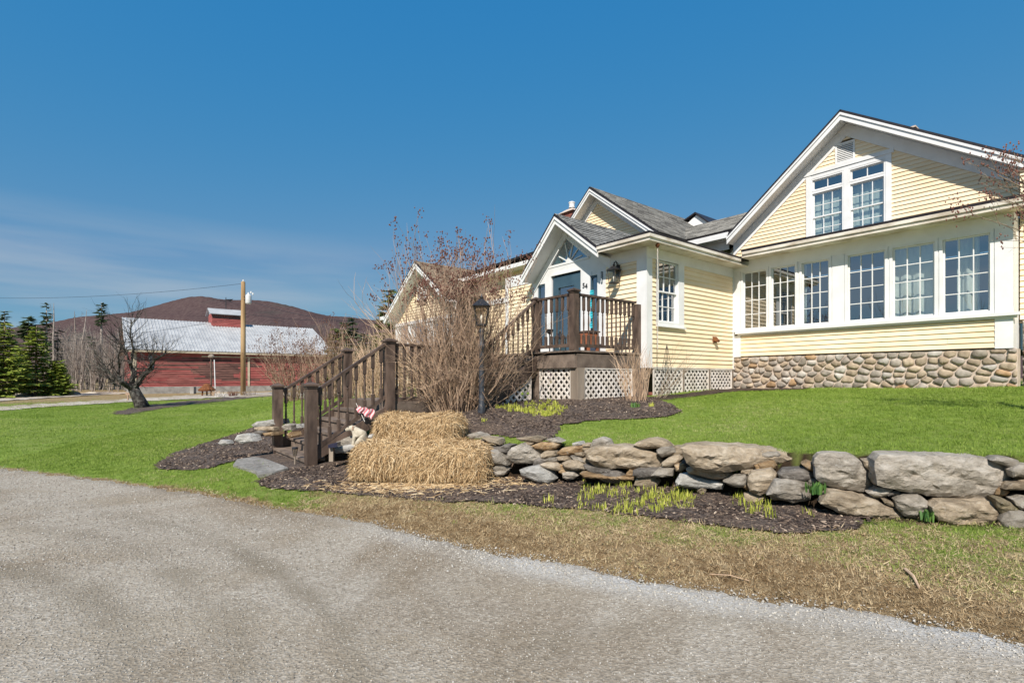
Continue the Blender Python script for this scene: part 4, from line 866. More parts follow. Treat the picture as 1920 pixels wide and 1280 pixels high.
rock_mat('grey', (.19, .165, .13), (.42, .37, .305), (.60, .55, .48)); rock_mat('tan', (.21, .16, .105), (.45, .36, .255), (.62, .53, .41)); rock_mat('rust', (.19, .105, .05), (.42, .28, .15), (.55, .42, .28))
rock_mat('dark', (.07, .06, .055), (.18, .16, .14), (.30, .27, .24)); rock_mat('pale', (.30, .29, .27), (.50, .48, .44), (.68, .66, .62)); rock_mat('moss', (.12, .10, .06), (.26, .21, .13), (.36, .30, .2), 1.0)
rwall = thing('stone_wall', 'low dry stone retaining wall of big weathered slabs holding up the lawn', 'wall', (2.2, 5.7, .2))
def ray_wall(px, off):
    kx = (px - CX) / F; best = 99
    for (ax, ay), (bx, by) in zip(WALL[:-1], WALL[1:]):
        dx, dy = bx - ax, by - ay; ln = math.hypot(dx, dy); nx_, ny_ = dy / ln, -dx / ln
        if ny_ > 0: nx_, ny_ = -nx_, -ny_
        ax2, ay2 = ax + nx_ * off, ay + ny_ * off; den = kx * dy - dx
        if abs(den) < 1e-6: continue
        d = (ax2 * dy - ay2 * dx) / den; t = ((kx * d - ax2) * dx + (d - ay2) * dy) / (ln * ln)
        if -.02 <= t <= 1.02 and d > 1: best = min(best, d)
    return best
YT = np.array([(900, 818), (1060, 832), (1400, 840), (1560, 848), (1660, 855), (1900, 866), (2300, 880)], float); YB = np.array([(900, 885), (1100, 900), (1250, 912), (1400, 935), (1560, 966), (1740, 990), (1900, 1005), (2300, 1060)], float)
def rock(parent, poly, mat, d, thick, rs, bulge=.07, name='stone', origin=None, inward=(.42, .9), ref=None):
    """a rock whose front outline is poly (photo pixels) standing d metres off"""
    P = []; n = len(poly)
    for i in range(n):                                                           # resample, slightly rounded and roughened
        a, b_ = poly[i], poly[(i + 1) % n]; L_ = math.hypot(b_[0] - a[0], b_[1] - a[1]); kk = max(1, int(L_ / 9))
        for j in range(kk): t = j / kk; P.append((a[0] + (b_[0] - a[0]) * t, a[1] + (b_[1] - a[1]) * t))
    n = len(P); P = [((P[i - 1][0] + 9 * P[i][0] + P[(i + 1) % n][0]) / 11 + rs.randn() * .7, (P[i - 1][1] + 9 * P[i][1] + P[(i + 1) % n][1]) / 11 + rs.randn() * .7) for i in range(n)]
    cx = sum(p[0] for p in P) / n; cy = sum(p[1] for p in P) / n; o_ = origin or Vector((0, 0, 0)); V = []; seed = rs.rand() * 50; inw = Vector((*inward, 0)).normalized()
    w_ = (max(p[0] for p in P) - min(p[0] for p in P)) / F * d; h_ = (max(p[1] for p in P) - min(p[1] for p in P)) / F * d; B = min(bulge, .35 * min(w_, h_))
    tilt = rs.uniform(-.15, .15); x0, x1, y0, y1 = min(p[0] for p in P), max(p[0] for p in P), min(p[1] for p in P), max(p[1] for p in P)
    P = [(cx + (x - cx) * 1.05, cy + (y - cy) * 1.05) for x, y in P]; gs = max(3.6, math.sqrt((x1 - x0) * (y1 - y0)) / 15); gx, gy = np.meshgrid(np.arange(x0, x1, gs), np.arange(y0, y1, gs * .8)); gx = gx + rs.uniform(-.35, .35, gx.shape) * gs; gy = gy + rs.uniform(-.3, .3, gy.shape) * gs
    PA = np.array(P); PB = np.roll(PA, -1, 0); G = np.stack([gx.ravel(), gy.ravel()], -1); G = G[in_poly(G[:, 0], G[:, 1], P)]
    def edist(q): e = PB - PA; t = np.clip(((q - PA) * e).sum(1) / ((e * e).sum(1) + 1e-9), 0, 1); return float(np.hypot(*(q - PA - e * t[:, None]).T).min())
    ED = [edist(q) for q in G]; G = [tuple(q) for q, e in zip(G, ED) if e > gs * .45]; ED = [e for e in ED if e > gs * .45]
    vv, _, ff = __import__('mathutils').geometry.delaunay_2d_cdt([Vector(p) for p in P + G], [], [list(range(n))], 1, 1e-4)[:3]
    Rr = max(4.0, .5 * min(x1 - x0, y1 - y0) * .75)
    def noise_(q): return mnoise.noise(Vector((q.x * 4 + seed, q.y * 4, q.z * 8))) * .9 + mnoise.noise(Vector((q.x * 12 + q.z * 3, q.y * 12, q.z * 22 + seed))) * .5 + abs(mnoise.noise(Vector((q.x * 3 + q.z * 5, seed, q.z * 15)))) * .9
    for i, p in enumerate(vv):
        q = at(p.x, p.y, d); e = 0.0 if i < n else ED[i - n] if i - n < len(ED) else Rr
        dome = 1 - (1 - min(e / Rr, 1)) ** 2.2
        V.append(q + inw * (-B * dome + noise_(q) * B * .75 * min(1, .25 + e / Rr) + tilt * (p.x - cx) / F * d) - o_)
    nfr = len(vv); fs_ = [tuple(f) for f in ff]
    for (s_, dep) in ((1.03, thick * .45), (.88, thick)):
        for (x, y) in P: q = at(cx + (x - cx) * s_, cy + (y - cy) * s_, d); V.append(q + inw * (dep + noise_(q) * .02 + tilt * (x - cx) / F * d) - o_)
    for k in range(n):
        k2 = (k + 1) % n; fs_ += [(k, k2, nfr + k2, nfr + k), (nfr + k, nfr + k2, nfr + n + k2, nfr + n + k)]
    fs_.append(tuple(nfr + n + k for k in range(n)))
    m = MB(); m.add(V, fs_); me = m.mesh(name, ROCKS[mat]); bm = bmesh.new(); bm.from_mesh(me); bmesh.ops.recalc_face_normals(bm, faces=bm.faces); bm.to_mesh(me); bm.free()
    return obj(name, me, parent)
A_ = lambda *p: [(820 + x / 3.4286, 780 + y / 3.4286) for x, y in p]
B_ = lambda *p: [(1360 + x / 3.4286, 780 + y / 3.4286) for x, y in p]
STONES = [
 ('tan', A_((940, 230), (1000, 205), (1150, 195), (1310, 205), (1400, 235), (1440, 280), (1430, 330), (1250, 335), (1120, 335), (1020, 325), (965, 280))),
 ('grey', A_((440, 270), (480, 200), (540, 178), (610, 210), (660, 260), (655, 295), (560, 305), (470, 303))),
 ('rust', A_((600, 190), (650, 170), (740, 165), (785, 185), (760, 210), (690, 222), (630, 215))),
 ('rust', A_((765, 235), (800, 205), (880, 190), (940, 195), (935, 225), (870, 250), (790, 255))),
 ('grey', A_((985, 195), (1000, 150), (1050, 135), (1100, 150), (1120, 200), (1060, 215), (1000, 218))),
 ('tan', A_((1250, 190), (1310, 155), (1390, 140), (1470, 160), (1520, 195), (1500, 215), (1400, 205), (1330, 207))),
 ('grey', A_((1405, 215), (1470, 195), (1540, 205), (1545, 235), (1490, 255), (1440, 268), (1410, 240))),
 ('tan', B_((-265, 200), (-200, 185), (0, 195), (200, 210), (450, 240), (590, 260), (570, 285), (450, 300), (330, 315), (200, 330), (100, 345), (0, 357), (-150, 345), (-235, 300))),
 ('tan', A_((1440, 300), (1480, 270), (1550, 252), (1570, 280), (1540, 310), (1480, 328), (1440, 325))),
 ('rust', A_((1520, 312), (1590, 300), (1605, 335), (1570, 362), (1530, 355))),
 ('tan', A_((1600, 340), (1650, 325), (1800, 342), (1890, 372), (1890, 400), (1820, 405), (1700, 385), (1620, 368))),
 ('pale', A_((1530, 420), (1560, 372), (1620, 368), (1660, 395), (1780, 420), (1840, 440), (1830, 475), (1750, 465), (1640, 455), (1540, 448))),
 ('grey', B_((-20, 425), (60, 385), (130, 378), (150, 420), (130, 455), (40, 450))),
 ('dark', A_((1260, 345), (1430, 340), (1435, 380), (1380, 395), (1300, 405), (1260, 385))),
 ('grey', A_((1370, 385), (1420, 340), (1520, 333), (1515, 390), (1440, 392))),
 ('tan', A_((795, 300), (830, 285), (900, 285), (945, 310), (940, 345), (870, 350), (820, 335))),
 ('tan', A_((665, 312), (700, 295), (760, 302), (810, 340), (800, 358), (720, 342), (680, 328))),
 ('tan', A_((657, 242), (690, 227), (755, 222), (760, 252), (700, 270), (660, 275))),
 ('grey', A_((680, 278), (760, 264), (772, 290), (700, 297))),
 ('pale', A_((520, 345), (600, 330), (660, 315), (720, 360), (760, 405), (720, 440), (600, 412), (540, 378))),
 ('dark', A_((930, 315), (970, 322), (1110, 340), (1125, 370), (1040, 380), (970, 362))),
 ('tan', A_((500, 140), (600, 130), (680, 148), (670, 163), (540, 162))), ('grey', A_((685, 150), (740, 140), (805, 167), (740, 172))),
 ('dark', A_((385, 205), (430, 178), (480, 188), (440, 240), (400, 236))), ('tan', A_((270, 130), (390, 145), (402, 180), (330, 176))),
 ('grey', A_((340, 218), (400, 232), (440, 272), (440, 320), (370, 312))), ('tan', A_((762, 262), (840, 252), (850, 276), (780, 287))), ('grey', A_((850, 257), (920, 266), (945, 302), (880, 287))),
 ('tan', A_((880, 238), (935, 232), (940, 262), (890, 258))), ('rust', A_((920, 365), (1000, 372), (1110, 392), (1260, 385), (1262, 415), (1100, 408), (960, 398))),
 ('tan', A_((560, 165), (620, 168), (600, 188), (575, 186))), ('grey', A_((200, 120), (270, 112), (300, 135), (220, 140))), ('pale', A_((860, 175), (910, 168), (925, 188), (870, 190))), ('tan', A_((930, 180), (980, 178), (985, 198), (935, 196))),
 ('grey', B_((580, 270), (640, 240), (780, 242), (870, 290), (930, 380), (940, 460), (900, 482), (780, 467), (650, 442), (590, 402))),
 ('grey', B_((980, 290), (1010, 252), (1300, 258), (1600, 270), (1740, 287), (1830, 330), (1835, 380), (1790, 470), (1700, 522), (1560, 524), (1330, 507), (1100, 467), (1000, 442), (985, 370))),
 ('tan', B_((145, 400), (170, 360), (290, 340), (330, 375), (325, 440), (280, 482), (220, 507), (160, 482))), ('dark', B_((340, 370), (370, 342), (520, 337), (575, 377), (560, 412), (500, 422), (400, 414), (345, 397))),
 ('rust', B_((485, 307), (530, 292), (580, 300), (576, 360), (530, 347))), ('grey', B_((270, 500), (320, 412), (400, 407), (530, 430), (548, 540), (440, 555), (350, 535))),
 ('tan', B_((620, 570), (680, 492), (800, 507), (920, 530), (1000, 560), (1120, 610), (1138, 657), (1000, 665), (820, 645), (700, 605))),
 ('grey', B_((1095, 542), (1150, 512), (1240, 505), (1320, 560), (1300, 612), (1230, 657), (1150, 642), (1110, 592))),
 ('tan', B_((1330, 582), (1380, 552), (1500, 552), (1740, 562), (1770, 620), (1740, 692), (1600, 705), (1480, 720), (1400, 685), (1340, 632))),
 ('moss', B_((1730, 530), (1800, 530), (1890, 592), (1870, 612), (1780, 642), (1750, 582))), ('grey', B_((1775, 672), (1830, 612), (1920, 612), (1970, 650), (1970, 745), (1850, 750), (1790, 714))),
 ('tan', B_((880, 290), (930, 280), (985, 312), (985, 347), (920, 347))), ('grey', B_((925, 362), (980, 352), (995, 442), (960, 447), (930, 402))), ('grey', B_((915, 492), (980, 462), (1080, 467), (1060, 502), (960, 532))),
 ('dark', B_((1020, 492), (1120, 477), (1132, 505), (1050, 517))), ('tan', B_((1000, 527), (1090, 557), (1095, 587), (1030, 562))), ('dark', B_((925, 285), (975, 255), (990, 275), (985, 305))),
 ('grey', B_((1720, 287), (1780, 264), (1880, 282), (1900, 312), (1840, 332))), ('grey', B_((1840, 352), (1900, 312), (2000, 312), (2000, 392), (1850, 392))), ('tan', B_((1800, 472), (1850, 432), (2000, 422), (2000, 477))), ('grey', B_((1850, 542), (1910, 522), (2000, 532), (2000, 602), (1900, 597))),
 ('tan', B_((2010, 310), (2200, 290), (2420, 320), (2440, 420), (2300, 470), (2060, 440), (2010, 380))), ('grey', B_((2010, 470), (2150, 450), (2300, 490), (2320, 620), (2150, 640), (2010, 580))), ('tan', B_((1990, 650), (2120, 650), (2300, 660), (2300, 790), (2100, 780), (1985, 740))), ('grey', B_((2330, 480), (2500, 440), (2640, 520), (2600, 700), (2400, 720), (2340, 600)))]
rsr = np.random.RandomState(21)
WL = rwall.location
for mt, pl in STONES:
    cx = sum(p[0] for p in pl) / len(pl); cy = sum(p[1] for p in pl) / len(pl); yt, yb_ = np.interp(cx, YT[:, 0], YT[:, 1]), np.interp(cx, YB[:, 0], YB[:, 1]); t = min(max((cy - yt) / (yb_ - yt), 0), 1.1)
    d = ray_wall(cx, .06 + .26 * t); wpx = max(p[0] for p in pl) - min(p[0] for p in pl)
    rock(rwall, pl, mt, d, min(.5, max(.22, wpx / F * d * .5)), rsr, bulge=.085 if wpx > 60 else .06, origin=WL)

for i in range(70):                                                              # chinking stones set back in the gaps
    px = rsr.uniform(905, 1935); t = rsr.uniform(.08, 1.0); yt, yb_ = np.interp(px, YT[:, 0], YT[:, 1]), np.interp(px, YB[:, 0], YB[:, 1]); py = yt + (yb_ - yt) * t; w, h = rsr.uniform(9, 26), rsr.uniform(6, 13)
    pl = [(px + w * math.cos(a) * rsr.uniform(.8, 1.15), py + h * math.sin(a) * rsr.uniform(.75, 1.15)) for a in np.arange(0, 6.28, .9)]
    rock(rwall, pl, ('grey', 'tan', 'dark', 'rust', 'tan')[i % 5], ray_wall(px, -.02 + .24 * t), .2, rsr, bulge=.04, origin=WL)

# ------------------------------------------------------------------ loose rocks round the stairs and along the far road
def loose_rock(label, poly, mat, d, thick=.3, bulge=.05, group=None, cat='rock'):
    cx = sum(p[0] for p in poly) / len(poly); cy = max(p[1] for p in poly); o_ = at(cx, cy, d)
    e = rock(None, poly, mat, d, thick, rsr, bulge=bulge, name='rock', origin=o_); e.location = o_; tag(e, label, cat, group); return e
GS = 'rocks edging the wooden stairs'
loose_rock('pale flat slab topping the rocks left of the stairs', [(472, 797), (482, 789), (512, 786), (516, 797), (495, 800), (476, 800)], 'pale', 8.9, .35, .03, GS)
loose_rock('tan thin stone under the pale slab left of the stairs', [(476, 801), (498, 800), (514, 800), (513, 808), (490, 810), (478, 807)], 'tan', 8.85, .3, .03, GS)
loose_rock('dark stone at the bottom of the rocks left of the stairs', [(470, 811), (484, 807), (494, 811), (490, 818), (474, 817)], 'dark', 8.75, .25, .03, GS)
loose_rock('small brown stone beside the left stair post', [(490, 811), (512, 810), (514, 817), (498, 820)], 'rust', 8.7, .25, .03, GS)
loose_rock('rounded cream rock lying in the left mulch bed', [(440, 826), (446, 815), (456, 812), (468, 818), (472, 828), (455, 832)], 'pale', 8.5, .2, .04, GS)
loose_rock('small white stone at the edge of the left lawn', [(409, 832), (414, 825), (424, 826), (428, 832), (418, 836)], 'pale', 8.5, .12, .03, GS)
loose_rock('grey rock under the left handrail', [(526, 800), (536, 793), (545, 797), (546, 806), (532, 808)], 'grey', 8.6, .2, .04, GS)
loose_rock('pale angular rock between the two handrails', [(553, 797), (562, 793), (566, 801), (556, 806)], 'pale', 8.5, .2, .04, GS)
loose_rock('rust-stained rock at the side of the steps', [(536, 813), (546, 808), (551, 817), (541, 822)], 'rust', 8.3, .2, .03, GS)
loose_rock('big flat rock below the dog statue', [(630, 829), (655, 818), (668, 823), (664, 834), (636, 836)], 'grey', 7.75, .3, .04, GS)
loose_rock('pale low rock between the right stair post and the straw', [(622, 838), (645, 835), (668, 832), (668, 846), (630, 850)], 'pale', 7.55, .3, .04, GS)
loose_rock('orange-tan stone left of the dog statue', [(637, 815), (650, 808), (656, 812), (654, 818), (640, 819)], 'rust', 8.0, .2, .03, GS)
loose_rock('small whitish stone right of the dog statue', [(686, 821), (692, 814), (699, 816), (699, 824), (690, 825)], 'pale', 7.9, .2, .03, GS)
loose_rock('grey stone slab at the edge of the big lilac bed', [(872, 816), (890, 812), (912, 816), (915, 823), (890, 825)], 'grey', 7.4, .3, .03, GS)
fl = [hit(*p, .0) for p in ((437, 876), (445, 866), (478, 862), (500, 866), (530, 878), (540, 884), (510, 893), (484, 896), (480, 890), (462, 884))]
m = MB(); fc_ = sum(fl, Vector()) / len(fl); m.convex([p - fc_ + Vector((0, 0, .045 + .006 * (i % 3))) for i, p in enumerate(fl)] + [p - fc_ - Vector((0, 0, .08)) for p in fl], [tuple(range(len(fl))), tuple(range(len(fl), 2 * len(fl)))] + [(i, (i + 1) % len(fl), len(fl) + (i + 1) % len(fl), len(fl) + i) for i in range(len(fl))])
rock_mat('flag', (.20, .18, .16), (.36, .34, .31), (.48, .46, .43)); fo = m.build('flagstone', ROCKS['flag']); fo.location = fc_; tag(fo, 'flat grey flagstone in the grass at the foot of the stairs', 'flagstone')
for lb, pl, d in (('small boulder at the left end of the row before the spruces', [(4, 748), (10, 742), (20, 743), (22, 750), (10, 751)], 33), ('broad grey boulder lying left of the widest one before the spruces', [(20, 747), (30, 738), (45, 736), (56, 739), (57, 746), (40, 749)], 33), ('widest grey boulder in front of the young spruces', [(66, 744), (76, 736), (95, 732), (110, 735), (118, 741), (100, 744)], 34), ('flat pale boulder by the woods left of the barn', [(154, 739), (165, 734), (180, 734), (182, 739), (165, 741)], 38)):
    loose_rock(lb, pl, 'grey', d, 1.2, .25, 'boulders along the far road', 'boulder')
# ------------------------------------------------------------------ branching plants
BARK = pmat('grey_brown_twigs', (.17, .125, .085), (.30, .235, .17), 12, .85, .3, 60, var=.1)
TAN = pmat('tan_twigs', (.36, .24, .155), (.58, .42, .29), 5, .85, .2, 60, coord='World', var=.08)
TANDARK = pmat('brown_twigs', (.22, .145, .10), (.42, .295, .21), 6, .85, .2, 60, coord='World', var=.08)
APPLE = pmat('dark_lichened_bark', (.028, .023, .020), (.15, .14, .12), 9, .9, .8, 26, coord='World', lo=.46, hi=.70)
GREYBARK = pmat('grey_dead_bark', (.20, .165, .14), (.36, .31, .27), 2.5, .9, .2, 30, coord='World', var=.14)
SEED = pmat('dry_seed_heads', (.10, .042, .032), (.20, .095, .07), 20, .9, 0, var=.1)
def grow(m, p, d, ln, r, depth, rs, spread=.55, kids=3, wander=.16, up=.12, n=4, tips=None, taper=.55, segs=4, ratio=.62):
    p, d = Vector(p), Vector(d).normalized(); pts, rr = [p.copy()], [r]
    for i in range(segs):
        d = (d + Vector((rs.randn(), rs.randn(), rs.randn())) * wander + Vector((0, 0, up))).normalized()
        p = p + d * (ln / segs); pts.append(p.copy()); rr.append(r * (1 - (1 - taper) * (i + 1) / segs))
    if depth <= 0: rr[-1] *= .4
    m.tube(pts, rr, n, cap=False)
    if depth <= 0:
        if tips is not None: tips.append((p.copy(), d.copy()))
        return
    for k in range(kids):
        t = rs.uniform(.35, 1.0) if k else 1.0; i = min(int(t * segs), segs - 1); q = pts[i].lerp(pts[i + 1], t * segs - i)
        v = Vector((rs.randn(), rs.randn(), rs.randn())).normalized(); nd = (d + v * spread * rs.uniform(.6, 1.3)).normalized()
        grow(m, q, nd, ln * ratio * rs.uniform(.75, 1.2), r * taper * (.95 if k == 0 else .7), depth - 1, rs, spread, kids, wander, up, max(3, n - 1), tips, taper, segs, ratio)
def seed_heads(tips, rs, frac, size, par, mat=SEED, name='seed_heads'):
    m = MB()
    for (p, d) in tips:
        if rs.rand() > frac: continue
        for _ in range(rs.randint(5, 12)):
            c = p + Vector((rs.randn(), rs.randn(), rs.randn() * 1.3)) * size * 1.5; s_ = size * rs.uniform(.25, .55)
            v = [c + Vector((s_, 0, 0)), c + Vector((-s_, 0, 0)), c + Vector((0, s_, 0)), c + Vector((0, -s_, 0)), c + Vector((0, 0, s_ * 1.6)), c + Vector((0, 0, -s_ * 1.6))]
            m.add(v, [(0, 2, 4), (2, 1, 4), (1, 3, 4), (3, 0, 4), (2, 0, 5), (1, 2, 5), (3, 1, 5), (0, 3, 5)])
    if m.v: return m.build(name, mat, par, kind='stuff')
def shrub(name, label, base, h, rx, stems, rs, mat=TAN, r=.009, fan=.42, seeds=.0, sz=.022, depth=2, kids=3, lean=(0, 0, 0), cat='shrub', base_r=.3, group=None, ry=None, hz=(.55, 1.0), up=.07, wander=.10, spread=.42, frac_tall=1.0):
    t = thing(name, label, cat, base, 0, group); m = MB(); tips = []
    for i in range(stems):
        a = rs.rand() * 6.283; q = math.sqrt(rs.rand()); bx, by = math.cos(a) * q * base_r, math.sin(a) * q * base_r * ((ry or rx) / rx)
        d = Vector((math.cos(a) * fan * q * rx + lean[0], math.sin(a) * fan * q * (ry or rx) + lean[1], 1.0 + lean[2])); L_ = h * rs.uniform(*hz) / (1 + .62 + .62 * .62 if depth == 2 else 1.62) * 1.12
        grow(m, (bx, by, -.05), d, L_, r * rs.uniform(.6, 1.35), depth, rs, spread, kids, wander, up, 4, tips, .62, 4)
    m.build('stems', mat, t, kind='stuff')
    if seeds: seed_heads(tips, rs, seeds, sz, t)
    return t
rsb = np.random.RandomState(77)
# the big lilac by the landing
lb = hit(858, 771); lil = shrub('lilac_shrub', 'huge bare tan lilac with red-brown seed heads beside the lamp post and porch stairs', lb, 2.55, 1.0, 62, rsb, TAN, .0085, .62, 0, depth=2, kids=5, base_r=.46, hz=(.40, 1.0), lean=(-.05, .05, 0), spread=.95, up=.06, wander=.17)
m = MB()
for i in range(46): a = rsb.rand() * 6.283; q = math.sqrt(rsb.rand()); grow(m, (math.cos(a) * q * .4, math.sin(a) * q * .34, -.05), Vector((math.cos(a) * q * .62 - .04, math.sin(a) * q * .5, 1)), 1.15 * rsb.uniform(.5, 1.08), .0105, 2, rsb, .9, 5, .15, .06, 4, None, .6, 4, .62)
m.build('old_stems', TANDARK, lil, kind='stuff'); m = MB()
for i in range(85): a = rsb.rand() * 6.283; q = math.sqrt(rsb.rand()); grow(m, (math.cos(a) * q * .5, math.sin(a) * q * .4, -.05), Vector((math.cos(a) * q * .75, math.sin(a) * q * .6, 1)), rsb.uniform(.45, 1.15), .0055, 1, rsb, .9, 4, .2, .03, 3, None, .6, 4, .6)
m.build('suckers', TAN, lil, kind='stuff')
m = MB(); tips = []
for i in range(64):
    a = rsb.rand() * 6.283; q = rsb.uniform(.2, 1); d = Vector((math.cos(a) * .62 * q - .03, math.sin(a) * .5 * q, 1)); grow(m, (math.cos(a) * .26, math.sin(a) * .22, 0), d, 1.52 * rsb.uniform(.72, 1.10), .013, 2, rsb, .45, 4, .07, .09, 5, tips, .6, 5, .60)
m.build('tall_stems', TANDARK, lil, kind='stuff'); seed_heads([q for q in tips if q[0].z > 1.9], rsb, .62, .028, lil)
m = MB(); grow(m, (.1, 0, .25), Vector((.8, .1, .40)), 1.35, .011, 1, rsb, .3, 3, .05, .05, 4, None, .6, 5, .5); grow(m, (.1, .1, .2), Vector((.9, .1, .55)), 1.2, .009, 1, rsb, .3, 3, .06, .06, 4, None, .6, 5, .5); grow(m, (-.2, 0, .3), Vector((-.8, .1, .75)), 1.3, .01, 2, rsb, .35, 3, .08, .05, 4, None, .6, 5, .55)
m.build('side_stems', BARK, lil, kind='stuff')
shrub('lilac_shrub', 'bare brown lilac with dark seed heads between the red barn and the lower stairs', hit(552, 752), 2.85, 1.0, 62, rsb, TANDARK, .012, .72, .6, .036, depth=2, base_r=.35, hz=(.55, 1.0))
shrub('lilac_shrub', 'smaller bare shrub with tan stems between the barn end and the left stair post', hit(622, 748), 2.8, .8, 46, rsb, TANDARK, .011, .45, .25, .03, depth=2, base_r=.3, hz=(.6, 1))
shrub('forsythia_shrub', 'thin upright bare shrub growing at the corner of the white porch lattice', hit(1192, 752), 1.15, .6, 42, rsb, TAN, .0055, .40, 0, depth=1, kids=4, base_r=.22, hz=(.5, 1.0))
t = thing('forsythia_shrub', 'sparse bare twigs arching sideways over the lattice and yellow side wall', 'shrub', hit(1235, 748)); m = MB()
for i in range(15): grow(m, (rsb.uniform(-.1, .1), rsb.uniform(-.05, .1), 0), Vector((.9, rsb.uniform(.1, .5), rsb.uniform(.55, 1.3))), rsb.uniform(.55, .95), .0045, 1, rsb, .35, 3, .08, .03, 4, None, .6, 4, .55)
m.build('stems', BARK, t, kind='stuff')
# lilac leaning in at the right-hand end of the sunroom
rb = Vector((6.7, 5.6, T1(6.7, 5.6))); rl = thing('lilac_shrub', 'bare lilac with rusty seed clusters reaching across the right end of the sunroom eave', 'shrub', rb); m = MB(); tips = []
for (px, py, d, r) in ((1838, 308, 5.75, .011), (1872, 330, 5.7, .012), (1905, 300, 5.6, .012), (1822, 402, 5.7, .008), (1880, 372, 5.6, .010), (1893, 352, 5.8, .01), (1930, 270, 5.6, .013), (1915, 410, 5.7, .009), (1950, 330, 5.9, .013), (1900, 440, 5.7, .008), (1868, 350, 5.6, .009)):
    e = at(px, py, d) - rb; s_ = Vector((rsb.uniform(-.15, .15), rsb.uniform(-.15, .15), 0)); mid = Vector((e.x * .12 + .1, e.y * .4, e.z * .72)); P = [s_.lerp(mid, q) for q in (0, .35, .7, 1)] + [mid.lerp(e, q) + Vector((0, 0, .05 * math.sin(q * 3.1))) for q in (.35, .7, 1)]
    m.tube(P, [r * 1.7, r * 1.5, r * 1.3, r * 1.1, r * .8, r * .6, r * .35], 5, cap=False); tips.append((e, None))
    for q in range(9):
        b0 = mid.lerp(e, rsb.uniform(.25, 1.0)); grow(m, b0, (e - mid).normalized() + Vector((rsb.randn(), rsb.randn(), rsb.randn() + .25)) * .5, rsb.uniform(.12, .30), r * .42, 1, rsb, .6, 2, .15, .06, 4, tips, .55, 3, .6)
m.build('stems', BARK, rl, kind='stuff'); seed_heads([(p, d) for p, d in tips], rsb, .55, .022, rl, SEED)
# dry tan brush behind the stairs
for i, (px, py, h, st, lb_) in enumerate(((690, 748, 1.7, 60, 'tan dry brush clump nearest the barn end, behind the right handrail'), (730, 744, 2.0, 70, 'tall tan brush seen behind the top stair post'), (775, 742, 2.0, 70, 'dense tan brush in front of the left wing windows'), (655, 742, 1.2, 40, 'low tan brush beside the far gravel road behind the stairs'))):
    b_ = hit(px, py); shrub('dry_brush', lb_, b_, h * (1.1 if b_.y < 17 else 1.35), .8, int(st * 1.6), rsb, TAN, .009, .32, 0, depth=1, kids=4, base_r=.75, hz=(.5, 1), group='dry brush behind the stairs', up=.1)
# ------------------------------------------------------------------ apple tree
AD = 24.5; ab = hit(265, 764); AD = ab.y; ap = thing('apple_tree', 'old leaning apple tree with dark crooked trunk and bare twigs in front of the barn', 'tree', ab); m = MB(); tips = []
def pxp(px, py, dy=0): return at(px, py, AD + dy) - ab
m.tube([pxp(268, 766), pxp(262, 752), pxp(255, 738), pxp(250, 727, .1)], [.28, .235, .21, .20], 9); m.build('trunk', APPLE, ap, True); m = MB()
LIMB = [([(250, 729), (238, 722), (228, 716), (222, 710)], .15, .09), ([(250, 728), (248, 712), (252, 698), (246, 688), (244, 678)], .12, .06), ([(252, 728), (262, 713), (272, 700), (283, 692), (286, 678), (281, 668)], .13, .085), ([(281, 688), (290, 676), (308, 664)], .06, .03),
        ([(244, 682), (236, 660), (226, 645)], .05, .02), ([(222, 712), (205, 700), (200, 690)], .06, .03), ([(246, 680), (250, 655), (244, 628), (246, 605)], .05, .02), ([(222, 710), (224, 690), (222, 668), (228, 645)], .05, .02), ([(232, 718), (222, 724), (205, 716)], .04, .02)]
for pts, r0, r1 in LIMB:
    P = [pxp(x, y, rsb.uniform(-.25, .25) * i) for i, (x, y) in enumerate(pts)]; m.tube(P, [r0 + (r1 - r0) * i / (len(P) - 1) for i in range(len(P))], 6)
    for q in range(11):
        i = rsb.randint(1, len(P)); b0 = P[i - 1].lerp(P[i], rsb.rand()); grow(m, b0, Vector((rsb.randn() * .9, rsb.randn() * .6, rsb.uniform(-.1, 1.2))), rsb.uniform(.45, .95), .018, 2, rsb, .6, 3, .16, .08, 4, tips, .55, 3, .66)
for (x, y) in ((246, 606), (226, 640), (281, 668), (308, 664), (200, 688)):
    for q in range(5): grow(m, pxp(x, y), Vector((rsb.randn() * .7, rsb.randn() * .6, rsb.uniform(.2, 1.2))), rsb.uniform(.4, .85), .014, 2, rsb, .5, 3, .14, .1, 4, tips, .55, 3, .66)
m.build('branches', APPLE, ap, kind='stuff')
